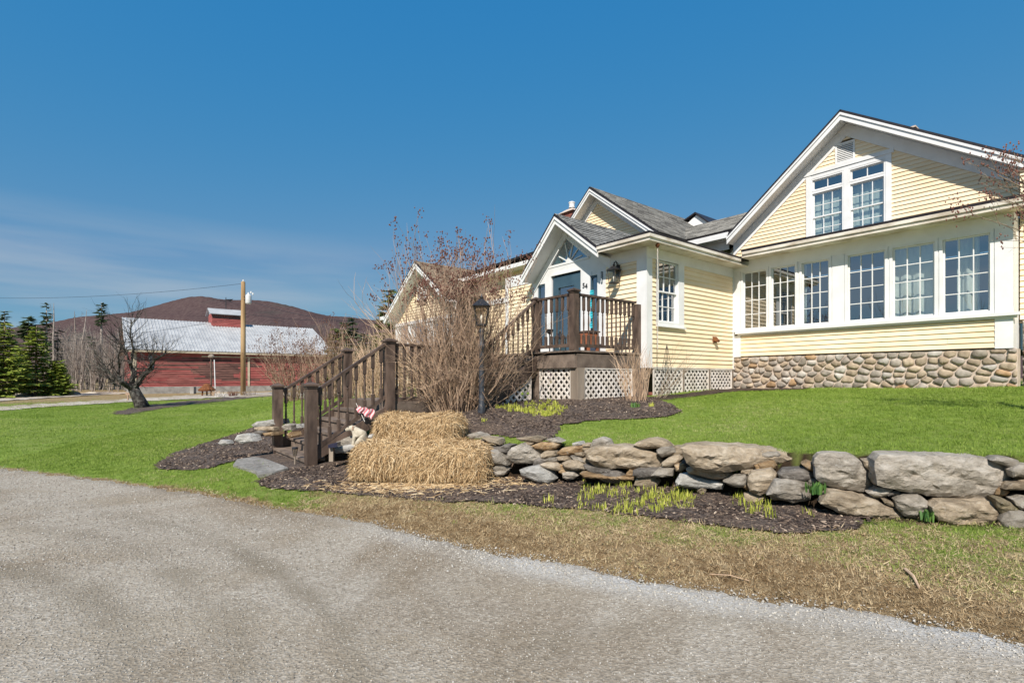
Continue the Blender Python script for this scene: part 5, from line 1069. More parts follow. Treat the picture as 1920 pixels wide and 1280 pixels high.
# ------------------------------------------------------------------ conifers
def needle_mat(nm, a, b_, c): return attr_mat(nm, [(0, a), (.5, b_), (1, c)], .85, trans=.3)
NEED = needle_mat('young_spruce_needles', (.14, .20, .028), (.29, .36, .06), (.46, .48, .11)); NEEDD = needle_mat('dark_spruce_needles', (.05, .08, .045), (.095, .14, .07), (.16, .20, .10)); NEEDP = needle_mat('pine_needles', (.07, .10, .03), (.14, .165, .045), (.24, .25, .075))
def conifer(label, base, h, w, rs, mat=NEED, bare=.06, whorls=26, per=9, dens=13, droop=-.28, group=None, name='spruce_tree', gap=0.0, bark=TANDARK, leafw=.10, seg=1.0):
    t = thing(name, label, 'tree', base, 0, group); m = MB(); m.tube([(0, 0, -.2), (0, 0, h * .5), (.02, 0, h)], [h * .022 + .02, h * .014, .01], 7); m.build('trunk', bark, t, True)
    V, Fq, Tn = [], [], []; bm_ = MB()
    for i in range(whorls):
        f = bare + (1 - bare) * (i + rs.uniform(0, .6)) / whorls; z = h * f; L0 = w * (1 - f) ** .82 * rs.uniform(.75, 1.15) + .06
        for k in range(per if f < .9 else 5):
            if rs.rand() < gap: continue
            a = rs.rand() * 6.283; L_ = L0 * rs.uniform(.6, 1.15); dr = droop * rs.uniform(.4, 1.4) * (1 - .8 * f); ca, sa = math.cos(a), math.sin(a); shade = rs.rand() * .5
            bm_.tube([(0, 0, z), (ca * L_ * .6, sa * L_ * .6, z + dr * L_ * .5), (ca * L_, sa * L_, z + (dr * .75 + .08) * L_)], [.018, .010, .003], 3, cap=False)
            for j in range(max(3, int(dens * L_ / w + 3))):
                s_ = (j + rs.rand()) / max(3, int(dens * L_ / w + 3)); s_ = .12 + .9 * s_; lw = leafw * (1.15 - .55 * s_) * rs.uniform(.7, 1.4) * seg
                c = Vector((ca * L_ * s_, sa * L_ * s_, z + dr * L_ * s_ * (1.25 - .5 * s_) + .08 * L_ * s_ * s_)); sd = rs.choice([-1, 1]); out = Vector((ca * .8 - sa * sd * .8, sa * .8 + ca * sd * .8, rs.uniform(-.45, .30))).normalized(); side = out.cross(Vector((rs.randn() * .3, rs.randn() * .3, 1))).normalized()
                q = len(V); ll = lw * rs.uniform(1.5, 2.6); V += [c - side * lw * .35, c + side * lw * .35, c + out * ll * .6 + side * lw * .42 + Vector((0, 0, -.02)), c + out * ll + Vector((0, 0, -.06 * ll)), c + out * ll * .6 - side * lw * .42]
                tt = min(1, max(0, shade + .5 * rs.rand() + .15 * (s_ - .5))); Tn += [tt] * 5; Fq.append((q, q + 1, q + 2, q + 4)); Fq.append((q + 4, q + 2, q + 3, q + 3))
    F4 = np.array([f for f in Fq if len(set(f)) == 4]); F3 = np.array([f[:3] for f in Fq if len(set(f)) == 3])
    Vn = np.array([tuple(v) for v in V]); tri = np.concatenate([F4[:, [0, 1, 2]], F4[:, [0, 2, 3]], F3]); bm_.build('branches', bark, t, kind='stuff')
    obj('crown', np_mesh('crown', Vn, tri, mat, Tn), t, 'stuff'); return t
rsc = np.random.RandomState(8)
conifer('biggest bright green young spruce at the left edge of the photo', at(8, 745, 31) * 1, 4.5, 2.0, rsc, dens=24, leafw=.15, per=11, gap=.22); conifer('bright green young spruce just left of the widest boulder', at(68, 742, 33), 4.5, 1.6, rsc, dens=22, leafw=.15, per=11, gap=.22)
conifer('short bushy young spruce at the right end of the green row', at(108, 741, 33.5), 2.3, 1.25, rsc, dens=18, leafw=.15, per=10); conifer('young spruce mostly cut off by the left edge of the photo', at(-42, 748, 30), 4.6, 1.8, rsc, dens=20, leafw=.17, per=10); conifer('dim young spruce between the two bright green ones', at(38, 742, 36), 3.4, 1.5, rsc, dens=18, leafw=.16, per=10)
for (px, top, d, w, lb_, g_, wh) in ((8, 581, 46, 1.1, 'dark narrow spruce top rising behind the leftmost green spruce', .25, 26), (87, 567, 47, 1.0, 'tallest dark spruce left of the bare grey trunk', .3, 26), (190, 566, 50, .8, 'dark green spire with a bare lower trunk left of the apple tree', .1, 10), (108, 617, 48, .6, 'thin scraggly dark spruce in the grey woods', .55, 20), (172, 628, 49, .6, 'thin scraggly spruce between the grey woods and the barn', .5, 18)):
    b_ = at(px, 738, d); h = (738 - top) / F * d; conifer(lb_, b_, h, w, rsc, NEEDD, .75 if wh == 10 else .2, wh, 8, 9, -.35, gap=g_, leafw=.22, bark=GREYBARK)
b_ = at(53, 738, 47); conifer('round-topped dark pine between two spruce spires at the left', b_, (738 - 594) / F * 47, 1.9, rsc, NEEDD, .72, 9, 10, 14, .1, name='pine_tree', leafw=.3, bark=GREYBARK)
for (px, top, d, w, lb_) in ((661, 592, 45, 1.5, 'dark spruce with the sharpest top right of the barn'), (646, 603, 47, .9, 'narrow spruce close to the barn end'), (684, 622, 44, 1.6, 'broad dull green spruce right of the sharp one'), (627, 612, 40, 1.3, 'olive spruce half hidden by the shrub at the barn end'), (706, 640, 46, 1.5, 'low green conifer left of the pine by the house wing')):
    b_ = at(px, 738, d); conifer(lb_, b_, (738 - top) / F * d, w, rsc, NEEDP if px in (627, 706) else NEEDD, .08, 22, 9, 12, -.3, leafw=.22, bark=GREYBARK)
b_ = at(728, 738, 27); conifer('bushy yellow-green pine standing behind the left house wing', b_, (738 - 540) / F * 27, 1.1, rsc, NEEDP, .2, 16, 8, 12, .25, name='pine_tree', gap=.1, leafw=.22)
# grey bare trees of the woods, one by one
def grey_tree(h, rs, dead=False):
    m = MB()
    if dead:
        P = [(rs.randn() * .04 * i, rs.randn() * .04 * i, h * i / 5) for i in range(6)]; m.tube([(0, 0, -.3)] + P[1:], [.12, .11, .09, .07, .045, .012], 6)
        for i in range(60):
            z = h * rs.uniform(.18, .97); a = rs.rand() * 6.28; L_ = rs.uniform(.3, 1.1) * (1.15 - z / h); grow(m, (0, 0, z), (math.cos(a), math.sin(a), rs.uniform(-.35, .2)), L_, .014, 1, rs, .5, 3, .1, -.03, 3, None, .5, 3, .5)
    else: grow(m, (0, 0, -.3), (rs.randn() * .05, rs.randn() * .05, 1), h * .50, .048, 3, rs, .48, 5, .08, .08, 5, None, .55, 5, .60)
    return m
DEADM = [grey_tree(1.0 * h, rsc, True).mesh('trunk', GREYBARK) for h in (7.4, 6.6)]; BAREM = [grey_tree(h, rsc).mesh('trunk', GREYBARK) for h in (5.2, 4.6, 4.0, 5.6)]
def put_tree(me, base, lab, group, s_=1, cat='tree', name='bare_tree'):
    e = thing(name, lab, cat, base, rsc.rand() * 6.28, group); e.scale = (s_,) * 3; obj('trunk', me, e); return e
for (px, top, d, k, lb_) in ((95, 567, 46, 0, 'tall dead grey trunk with short stubs beside the tallest dark spruce'), (142, 583, 46, 1, 'dead grey spruce with bare side branches near the middle of the woods'), (153, 580, 47, 0, 'dead grey spruce with thin top just right of its twin in the woods')):
    h = (738 - top) / F * d; put_tree(DEADM[k], at(px, 738, d), lb_, None, h / (7.4, 6.6)[k], name='dead_tree')
GW = 'grey bare trees of the woods left of the barn'
for i in range(110):
    px = rsc.uniform(92, 246); d = rsc.uniform(41, 62); top = rsc.uniform(605, 672); h = (738 - top) / F * d
    put_tree(BAREM[i % 4], at(px, 737, d), 'thin grey leafless tree in the woods between the green spruces and the barn', GW, h / (5.2, 4.6, 4.0, 5.6)[i % 4])
for i in range(16):
    px = rsc.uniform(600, 735); d = rsc.uniform(47, 60); h = (737 - rsc.uniform(618, 655)) / F * d
    put_tree(BAREM[i % 4], at(px, 737, d), 'thin grey leafless tree in the woods right of the barn', 'grey bare trees of the woods right of the barn', h / (5.2, 4.6, 4.0, 5.6)[i % 4])
# trees across the drive, behind the photographer: they show as reflections in the sunroom glass
for i, (x, y, h) in enumerate(((-20, 1, 7), (-24, -5, 8.5), (-27, -1, 8), (-31, 2, 10), (-18, -9, 7), (-35, -8, 10), (-22, 4, 6.5), (-29, -12, 9))):
    put_tree(BAREM[i % 4], (x, y, 0), 'bare tree across the drive, mirrored in the sunroom windows', 'bare trees mirrored in the windows', h / (5.2, 4.6, 4.0, 5.6)[i % 4])
conifer('spruce across the drive, mirrored in the sunroom windows', (-26, 3.5, 0), 9, 2.2, rsc, NEEDD, .08, 24, 9, 12, -.3, leafw=.35)

# ------------------------------------------------------------------ barn
BD = 36.0; bb = Vector(((247 - CX) / F * BD, BD, .35)); barn = thing('barn', 'long faded red clapboard barn with a grey metal roof and a cupola', 'barn', bb, -HA + R(0))
# local frame: y runs along the barn away from the camera, +x faces the camera side
REDW = []
for nm, a, b_ in (('red', (.25, .060, .055), (.38, .115, .10)), ('dull_red', (.19, .06, .052), (.31, .11, .095)), ('bare_brown', (.075, .04, .035), (.20, .10, .08))): REDW.append(pmat('barn_board_' + nm, a, b_, 1.6, .85, .4, 12, stretch=(1, .25, 6), coord='World', var=.14))
METAL = pmat('galvanised_roof', (.33, .335, .34), (.44, .445, .445), 1.2, .55, .1, 20, coord='World', spec=.4); CONC = pmat('old_concrete', (.24, .22, .20), (.36, .34, .31), 3, .95, .4, 30, coord='World'); BTRIM = pmat('barn_trim', (.40, .34, .24), (.55, .48, .36), 3, .8, .2, 20)
LB, WB, EH, RH = 13.9, 12.5, 3.15, 5.95
m = MB(); m.box(-WB, 0, 0, LB, .55, EH); m.convex([(-WB, .02, EH), (0, .02, EH), (-WB / 2, .02, RH - .1), (-WB, LB - .02, EH), (0, LB - .02, EH), (-WB / 2, LB - .02, RH - .1)], [(0, 1, 2), (3, 4, 5), (0, 1, 4, 3), (1, 2, 5, 4), (2, 0, 3, 5)])
bw = m.build('wall', REDW[1], barn); m = MB(); m.box(-WB - .02, .06, -.04, LB + .05, -.6, .55); m.build('foundation', CONC, barn)
for i in range(19):
    z = .56 + i * .135; c = 0.0
    while c < LB - .05:
        L_ = rnd.uniform(1.6, 3.6) if c > 0 else rnd.uniform(.8, 3); e = min(c + L_, LB); mid = (c + e) / 2; q = math.exp(-((mid - 5.4) / 2.0) ** 2 - ((i - 9) / 8.0) ** 2); k = 2 if rnd.random() < q * 1.1 else (1 if rnd.random() < .35 else 0)
        if mid > 7.6 and k: k = 1 if rnd.random() < .4 else 0
        m = MB(); t = .03 + rnd.uniform(0, .015); m.hexa([(.001, c + .01, z), (.001, e, z), (.001, e, z + .133), (.001, c + .01, z + .133), (t, c + .01, z + rnd.uniform(-.012, .004)), (t, e, z + rnd.uniform(-.012, .004)), (.008, e, z + .13), (.008, c + .01, z + .13)]); m.build('clapboard', REDW[k], bw); c = e
for i in range(19):
    m = MB(); z = .56 + i * .135; m.hexa([(-WB, -.001, z), (-.2, -.001, z), (-.2, -.001, z + .133), (-WB, -.001, z + .133), (-WB, -.035, z), (-.2, -.035, z), (-.2, -.008, z + .13), (-WB, -.008, z + .13)]); m.build('clapboard', REDW[i % 2], bw)
m = MB(); m.box(.0, .06, -.06, .26, .5, EH - .05); m.build('corner_board', BTRIM, barn)
m = MB(); m.box(.03, .07, 7.35, 7.5, .5, 2.75); m.build('door_trim', BTRIM, barn); m = MB(); m.box(.03, .10, 4.2, 10.5, 2.74, 2.84); m.build('door_track', BTRIM, barn)
m = MB(); m.box(.0, .42, -.3, LB + .3, EH - .16, EH + .02); m.build('fascia', BTRIM, barn)
for sg in (1, -1):
    m = MB(); x0 = .45 if sg > 0 else -WB - .45; slab(m, [(-WB / 2, -.4, RH), (x0, -.4, EH + .02), (x0, LB + .4, EH + .02), (-WB / 2, LB + .4, RH)], .05); rf = m.build('roof', METAL, barn)
    if sg > 0:
        up = Vector((-WB / 2 - .45, 0, RH - EH - .02)); un = up.normalized(); nn = Vector((-un.z, 0, un.x)); nn = nn if nn.z > 0 else -nn
        for i in range(22):
            y = -.38 + i * .675; m = MB(); p = Vector((.45, y, EH + .02)) + nn * .004
            for w0 in (0, .22, .44): m.hexa([p + Vector((0, w0, 0)), p + Vector((0, w0 + .08, 0)), p + up + Vector((0, w0 + .08, 0)), p + up + Vector((0, w0, 0)), p + Vector((0, w0 + .025, 0)) + nn * .035, p + Vector((0, w0 + .055, 0)) + nn * .035, p + up + Vector((0, w0 + .055, 0)) + nn * .035, p + up + Vector((0, w0 + .025, 0)) + nn * .035])
            m.build('roof_rib', METAL, rf, kind='stuff')
cu = None; y0, y1, cx_ = 5.7, 8.0, -WB / 2
m = MB(); m.box(cx_ - .9, cx_ + .9, y0, y1, RH - .7, RH + .75); cu = m.build('cupola', REDW[0], barn)
for i in range(9): m = MB(); z = RH - .45 + i * .13; m.hexa([(cx_ + .901, y0, z), (cx_ + .901, y1, z), (cx_ + .901, y1, z + .12), (cx_ + .901, y0, z + .12), (cx_ + .93, y0, z), (cx_ + .93, y1, z), (cx_ + .906, y1, z + .12), (cx_ + .906, y0, z + .12)]); m.build('clapboard', REDW[2 if i > 5 else 0], cu)
m = MB(); m.prism([(cx_ - .9, RH + .75), (cx_ + .9, RH + .75), (cx_, RH + 1.2)], lambda u, v, d: (u, d, v), y0 + .01, y1 - .01); m.build('cupola_gable', WHITE, cu)
m = MB(); slab(m, [(cx_, y0 - .2, RH + 1.25), (cx_ + 1.15, y0 - .2, RH + .68), (cx_ + 1.15, y1 + .2, RH + .68), (cx_, y1 + .2, RH + 1.25)], .05); slab(m, [(cx_, y0 - .2, RH + 1.25), (cx_ - 1.15, y0 - .2, RH + .68), (cx_ - 1.15, y1 + .2, RH + .68), (cx_, y1 + .2, RH + 1.25)], .05); m.build('cupola_roof', METAL, cu)
m = MB(); yv = 6.9; m.tube([(cx_, yv, RH + 1.2), (cx_, yv, RH + 2.3)], .03, 6); m.tube([(cx_, yv - .45, RH + 1.95), (cx_, yv + .5, RH + 1.95)], .025, 5); m.tube([(cx_ - .35, yv, RH + 1.7), (cx_ + .35, yv, RH + 1.7)], .02, 5)
m.convex([(cx_, yv + .35, RH + 1.97), (cx_, yv + .6, RH + 2.2), (cx_, yv - .1, RH + 2.12), (cx_ + .03, yv + .2, RH + 2.05)], [(0, 1, 2), (0, 1, 3), (1, 2, 3), (0, 2, 3)]); m.build('weathervane', BLACKM, cu)

# ------------------------------------------------------------------ utility pole and wires
POLEW = pmat('pole_wood', (.26, .16, .075), (.44, .30, .16), 3, .85, .4, 30, stretch=(1, 1, .15), coord='World')
pd = 33.0; pb = at(456, 733, pd); ph = (733 - 528) / F * pd; pole = thing('utility_pole', 'tall brown wooden utility pole with a grey transformer in front of the barn', 'pole', pb)
m = MB(); m.lathe([(.16, -.3), (.15, ph * .5), (.125, ph - .03), (.10, ph)], (0, 0, 0), 12); m.build('shaft', POLEW, pole, True)
m = MB(); z = ph - 1.1; m.lathe([(.10, 0), (.17, .03), (.18, .10), (.18, .52), (.15, .60), (.06, .64), (.05, .74)], (.36, -.05, z - .35), 12); tr = m.build('transformer', pmat('grey_enamel', (.52, .52, .52), (.62, .62, .62), 4, .4, 0), pole, True); m = MB(); m.box(.10, .22, -.09, -.01, z - .1, z - .05); m.box(.10, .22, -.09, -.01, z + .1, z + .15); m.build('bracket', BLACKM, pole)
for dx, dz_ in ((0, .0), (.50, -.75), (.62, -.85)): m = MB(); m.lathe([(.03, 0), (.05, .03), (.03, .06), (.05, .09), (.025, .13)], (dx, 0, ph + dz_ + .0), 8); m.build('insulator', WHITE, pole)
def wire(lab, a, b_, sag):
    o_ = Vector(a); m = MB(); m.tube([Vector(a).lerp(Vector(b_), i / 20) - o_ - Vector((0, 0, sag * 4 * (i / 20) * (1 - i / 20))) for i in range(21)], .011, 4); e = m.build('power_line', BLACKM); e.location = o_; tag(e, lab, 'wire', 'overhead wires')
wire('thin power line from the pole top to the left edge of the photo', at(460, 531, pd), at(-140, 553, 42), .55); wire('power line running from the transformer to the house wing on the right', at(474, 566, pd), at(722, 606, 26), .3)
wire('lower cable crossing in front of the barn roof towards the left', at(458, 594, pd), at(-100, 650, 44), .5); wire('cable crossing low over the barn roof right of the pole', at(458, 588, pd), at(716, 601, 30), .2)

# ------------------------------------------------------------------ straw bales
STRAW = attr_mat('straw', [(0, (.20, .11, .05)), (.3, (.42, .275, .135)), (.65, (.62, .45, .25)), (1, (.80, .65, .43))], .7, trans=.0)
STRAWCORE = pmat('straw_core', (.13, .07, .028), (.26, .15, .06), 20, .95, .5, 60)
def bale(label, c, L_, W_, Hh, rot, n, rs, group, shag=.085, droop=.45):
    t = thing('straw_bale', label, 'straw bale', c, rot, group); m = MB(); nu, nv = 22, 12; V, Fq = [], []
    def sup(a, e): return math.copysign(abs(a) ** e, a)
    for i in range(nv + 1):
        ph_ = -math.pi / 2 + math.pi * i / nv
        for j in range(nu):
            th_ = 2 * math.pi * j / nu; x, y, z = sup(math.cos(th_), .38) * sup(math.cos(ph_), .42), sup(math.sin(th_), .38) * sup(math.cos(ph_), .42), sup(math.sin(ph_), .42)
            q = 1 + .05 * mnoise.noise(Vector((x * 2.5, y * 2.5, z * 2.5 + L_))); V.append((x * L_ / 2 * .93 * q, y * W_ / 2 * .93 * q, Hh / 2 + z * Hh / 2 * .93 * q))
    for i in range(nv):
        for j in range(nu): Fq.append((i * nu + j, i * nu + (j + 1) % nu, (i + 1) * nu + (j + 1) % nu, (i + 1) * nu + j))
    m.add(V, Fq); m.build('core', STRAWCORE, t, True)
    D = rs.uniform(-1, 1, (n, 3)); ar = np.array([W_ * Hh, L_ * Hh * 1.5, L_ * W_ * .6]); fcs = rs.choice(3, n, p=ar / ar.sum()); D[np.arange(n), fcs] = np.where(rs.rand(n) < .5, -1, 1)
    hl = np.array([L_, W_, Hh]) / 2; rr = .15 / hl; cc = np.clip(D, -(1 - rr), 1 - rr); off_ = (D - cc) * hl; nn = np.linalg.norm(off_, axis=1, keepdims=True); Nn = off_ / (nn + 1e-9); D = cc + Nn * .15 / hl
    P = D * np.array([L_ / 2, W_ / 2, Hh / 2]) * (1 + rs.randn(n, 1) * .025) + np.array([0, 0, Hh / 2])
    N = Nn; tdir = rs.randn(n, 3) * np.array([.75, .75, .6]) + np.array([0, 0, -droop]) * (rs.rand(n, 1) * 1.3); tdir -= N * (tdir * N).sum(1, keepdims=True); tdir /= np.linalg.norm(tdir, axis=1, keepdims=True) + 1e-6
    dirs = tdir + N * rs.uniform(.0, .8, (n, 1)); dirs /= np.linalg.norm(dirs, axis=1, keepdims=True); ln = shag * rs.uniform(.5, 1.35, (n, 1)); side = np.cross(dirs, N + rs.randn(n, 3) * .5); side /= np.linalg.norm(side, axis=1, keepdims=True) + 1e-6; w = rs.uniform(.0016, .0040, (n, 1)); lump = 1 + .6 * np.sin(P[:, :1] * 7 + 1.7 * np.sin(P[:, 2:] * 9 + L_)) ; ln = ln * (1 + .35 * lump * (rs.rand(n, 1) < .35)); P = P + N * .018 * lump
    mid = P + dirs * ln * .55; tip = P + dirs * ln + np.array([0, 0, -1.]) * ln * .22
    Vs = np.stack([P - side * w, P + side * w, mid + side * w, mid - side * w, tip + side * w * .5, tip - side * w * .5], 1).reshape(-1, 3); Vs[:, 2] = np.maximum(Vs[:, 2], -.02); k = np.arange(n)[:, None] * 6
    Fq = np.concatenate([k + [0, 1, 2, 3], k + [3, 2, 4, 5]]); obj('straw', np_mesh('straw', Vs, Fq, STRAW, np.repeat(np.clip(rs.rand(n) * .75 + .2 * rs.rand(n), 0, 1), 6)), t, 'stuff'); return t
rsx = np.random.RandomState(31)
cl = (hit(650, 890) + hit(905, 898)) / 2; cl = Vector((cl.x, cl.y + .32, cl.z)); ga = math.atan2(hit(905, 898).y - hit(650, 890).y, hit(905, 898).x - hit(650, 890).x)
bale('long shaggy straw bale lying on the mulch below the landing', Vector((-1.17, 6.92, .19)), 1.74, .74, .43, ga, 48000, rsx, 'straw bales by the stairs')
bale('shorter straw bale stacked behind and above the long one', Vector((-1.30, 7.38, .47)), 1.12, .58, .49, ga, 26000, rsx, 'straw bales by the stairs', .08)
# ------------------------------------------------------------------ lamp post, lanterns and small things
lp = hit(903, 775); lh = (775 - 553) / F * lp.y; lamp = thing('lamp_post', 'black cast lamp post with a glass lantern beside the big bare lilac', 'lamp post', lp)
m = MB(); m.lathe([(.065, -.2), (.065, .10), (.055, .14), (.048, .16), (.046, 1.05), (.055, 1.07), (.055, 1.11), (.040, 1.14), (.034, lh - .62), (.05, lh - .60), (.035, lh - .57), (.03, lh - .50)], (0, 0, 0), 12); m.build('shaft', LAMPIRON, lamp, True)
def lantern(par, c, w0, w1, h, roof_h=.12):
    c = Vector(c); m = MB(); a0 = [Vector((sx_ * w0, sy * w0, 0)) + c for sx_, sy in ((-1, -1), (1, -1), (1, 1), (-1, 1))]; a1 = [Vector((sx_ * w1, sy * w1, h)) + c for sx_, sy in ((-1, -1), (1, -1), (1, 1), (-1, 1))]
    for i in range(4): m.beam(a0[i], a1[i], .014, .014); m.beam(a0[i], a0[(i + 1) % 4], .016, .016); m.beam(a1[i], a1[(i + 1) % 4], .018, .018)
    m.box(c.x - w0, c.x + w0, c.y - w0, c.y + w0, c.z - .02, c.z - .005); fr = m.build('lantern_frame', BLACKM, par)
    m = MB(); k = w1 + .03; m.convex([(c.x - k, c.y - k, c.z + h), (c.x + k, c.y - k, c.z + h), (c.x + k, c.y + k, c.z + h), (c.x - k, c.y + k, c.z + h), (c.x - .03, c.y - .03, c.z + h + roof_h), (c.x + .03, c.y - .03, c.z + h + roof_h), (c.x + .03, c.y + .03, c.z + h + roof_h), (c.x - .03, c.y + .03, c.z + h + roof_h)], MB.HEX); m.build('lantern_roof', BLACKM, par)
    m = MB(); m.lathe([(.02, 0), (.03, .03), (.012, .06), (.004, .09)], (c.x, c.y, c.z + h + roof_h), 8); m.build('finial', BLACKM, par)
    for i in range(4): m = MB(); j = (i + 1) % 4; m.add([a0[i], a0[j], a1[j], a1[i]], [(0, 1, 2, 3)]); m.build('glass', LAMPGLASS, par)
    m = MB(); m.lathe([(.012, 0), (.012, .06), (.022, .09), (.024, .12), (.010, .16)], (c.x, c.y, c.z), 8); m.build('bulb', WHITE, par, True)
lantern(lamp, (0, 0, lh - .49), .075, .115, .30)
wl = thing('wall_lantern', 'black wall lantern with clear glass hanging on the yellow wall right of the door', 'lantern', H(-.72, YF, 0), -HA)
m = MB(); m.box(-.05, .05, -.05, -.03, 3.70, 3.98); m.tube([(0, -.04, 3.93), (0, -.10, 4.04), (0, -.17, 4.03), (0, -.18, 3.95)], .011, 6); m.tube([(0, -.04, 3.93), (.05, -.10, 4.0), (.02, -.15, 4.06), (-.02, -.13, 4.02)], .008, 5); m.build('bracket', BLACKM, wl); lantern(wl, (0, -.18, 3.58), .075, .10, .27, .09)
e = hit(553, 872); so_ = thing('solar_light', 'small solar path light on a stake in front of the right stair post', 'path light', e); m = MB(); m.tube([(0, 0, -.1), (0, 0, .13)], .012, 8); m.build('stake', GREYWOOD, so_)
m = MB(); m.lathe([(.020, .13), (.028, .15), (.036, .24)], (0, 0, 0), 10); m.build('lens', LAMPGLASS, so_); m = MB(); m.lathe([(.042, .24), (.044, .262), (.038, .268)], (0, 0, 0), 10); m.build('cap', BLACKM, so_)
m = MB()
for i in range(6): a = i * 1.047; m.tube([(.024 * math.cos(a), .024 * math.sin(a), .14), (.040 * math.cos(a), .040 * math.sin(a), .245)], .0035, 4)
m.build('cage', BLACKM, so_)
e = at(622, 858, 7.45); gl = thing('landscape_light', 'dark low landscape light beside the right stair post', 'path light', e); m = MB(); m.box(-.03, .03, -.03, .03, -.05, .17); m.build('body', GREYWOOD, gl); m = MB(); m.hexa([(-.02, -.09, .15), (.11, -.09, .17), (.11, .06, .17), (-.02, .06, .15), (-.02, -.09, .20), (.11, -.09, .23), (.11, .06, .23), (-.02, .06, .20)]); m.build('head', pmat('navy_metal', (.015, .015, .035), (.03, .03, .06), 8, .35, 0, spec=.5), gl)
# stone dog: one continuous carved body
def stone_dog():
    base = at(672, 833, 7.65); t = thing('dog_statue', 'cream stone statue of a sitting dog looking left beside the stairs', 'statue', base); t.scale = (.92,) * 3
    pts = [((.085, .02, .075), .105), ((.045, .01, .15), .095), ((-.02, .0, .205), .078), ((-.07, 0, .245), .058), ((-.105, -.005, .270), .056), ((-.145, -.01, .258), .042), ((-.19, -.015, .236), .028), ((-.205, -.016, .230), .022),
           ((-.045, -.055, .13), .036), ((-.060, -.06, .06), .028), ((-.062, -.062, .0), .030), ((-.10, -.065, -.005), .022), ((-.045, .06, .13), .036), ((-.060, .065, .06), .028), ((-.062, .066, .0), .030), ((-.10, .07, -.005), .022), ((.03, -.10, .045), .052), ((-.03, -.11, .005), .026), ((.03, .12, .045), .052), ((-.03, .13, .005), .026), ((.17, .05, .02), .022), ((.20, -.02, .015), .016)]
    ed = [(0, 1), (1, 2), (2, 3), (3, 4), (4, 5), (5, 6), (6, 7), (2, 8), (8, 9), (9, 10), (10, 11), (2, 12), (12, 13), (13, 14), (14, 15), (0, 16), (16, 17), (0, 18), (18, 19), (0, 20), (20, 21)]
    me = bpy.data.meshes.new('body'); me.from_pydata([p for p, _ in pts], ed, []); o = obj('body', me)
    sk = o.modifiers.new('skin', 'SKIN'); sk.use_smooth_shade = True
    for v, (_, r) in zip(me.skin_vertices[0].data, pts): v.radius = (r, r)
    me.skin_vertices[0].data[0].use_root = True
    ss = o.modifiers.new('sub', 'SUBSURF'); ss.levels = 2; ss.render_levels = 2
    bpy.context.view_layer.update(); dg = bpy.context.evaluated_depsgraph_get(); ev = bpy.data.meshes.new_from_object(o.evaluated_get(dg)); bpy.data.objects.remove(o)
    ev.materials.clear(); ev.materials.append(pmat('carved_cream_stone', (.38, .33, .25), (.55, .49, .39), 14, .9, .6, 70)); obj('body', ev, t)
    for s_ in (-1, 1):
        m = MB(); m.convex([(-.085, s_ * .045, .305), (-.055, s_ * .05, .30), (-.062, s_ * .072, .235), (-.09, s_ * .068, .24), (-.07, s_ * .045, .285)], [(0, 1, 4), (0, 1, 2, 3), (1, 2, 4), (2, 3, 4), (0, 3, 4)]); m.build('ear', TANDARK, t)
        m = MB(); m.lathe([(.004, -.009), (.010, -.004), (.010, .004), (.004, .009)], (-.150, -.01 + s_ * .030, .281), 8); m.build('eye', BLACKM, t, True)
    m = MB(); m.lathe([(.005, -.010), (.014, 0), (.005, .010)], (-.222, -.016, .240), 8); m.build('nose', BLACKM, t, True)
stone_dog()
# little striped flag on a stick
fb = at(682, 779, 7.95); fg = thing('small_flag', 'faded red and white striped flag drooping on a stick by the stair rail', 'flag', fb)
m, n, l, b = nodes('faded_flag_stripes'); uvn = n.new('ShaderNodeAttribute'); uvn.attribute_name = 'tint'; mt = n.new('ShaderNodeMath'); mt.operation = 'MULTIPLY'; mt.inputs[1].default_value = 6.5; l.new(uvn.outputs['Fac'], mt.inputs[0]); fr = n.new('ShaderNodeMath'); fr.operation = 'FRACT'; l.new(mt.outputs[0], fr.inputs[0])
l.new(ramp(n, l, fr.outputs[0], [(.48, (.50, .12, .14)), (.52, (.62, .46, .46))]), b.inputs['Base Color']); b.inputs['Roughness'].default_value = .9; FLAGM = m
fg.scale = (.62,) * 3; nu, nv = 26, 16; V, Fq, tt = [], [], []
for i in range(nu):
    for j in range(nv):
        u, v = i / (nu - 1), j / (nv - 1); V.append((-.14 + u * .40 - .03 * v + .02 * math.sin(v * 5), .035 * math.sin(u * 15 + v * 2) - .05 * v, .24 - u * .10 - v * (.10 + .12 * u) + .018 * math.sin(u * 15 + 1.2))); tt.append(u * .9 + .12 * math.sin(v * 2.5) * .5)
for i in range(nu - 1):
    for j in range(nv - 1): Fq.append((i * nv + j, (i + 1) * nv + j, (i + 1) * nv + j + 1, i * nv + j + 1))
obj('cloth', np_mesh('cloth', np.array(V), np.array(Fq), FLAGM, np.clip(tt, 0, 1), True), fg); m = MB(); m.tube([(.02, .02, -.15), (-.19, 0, .31)], .008, 6); m.build('stick', LATTICE, fg)
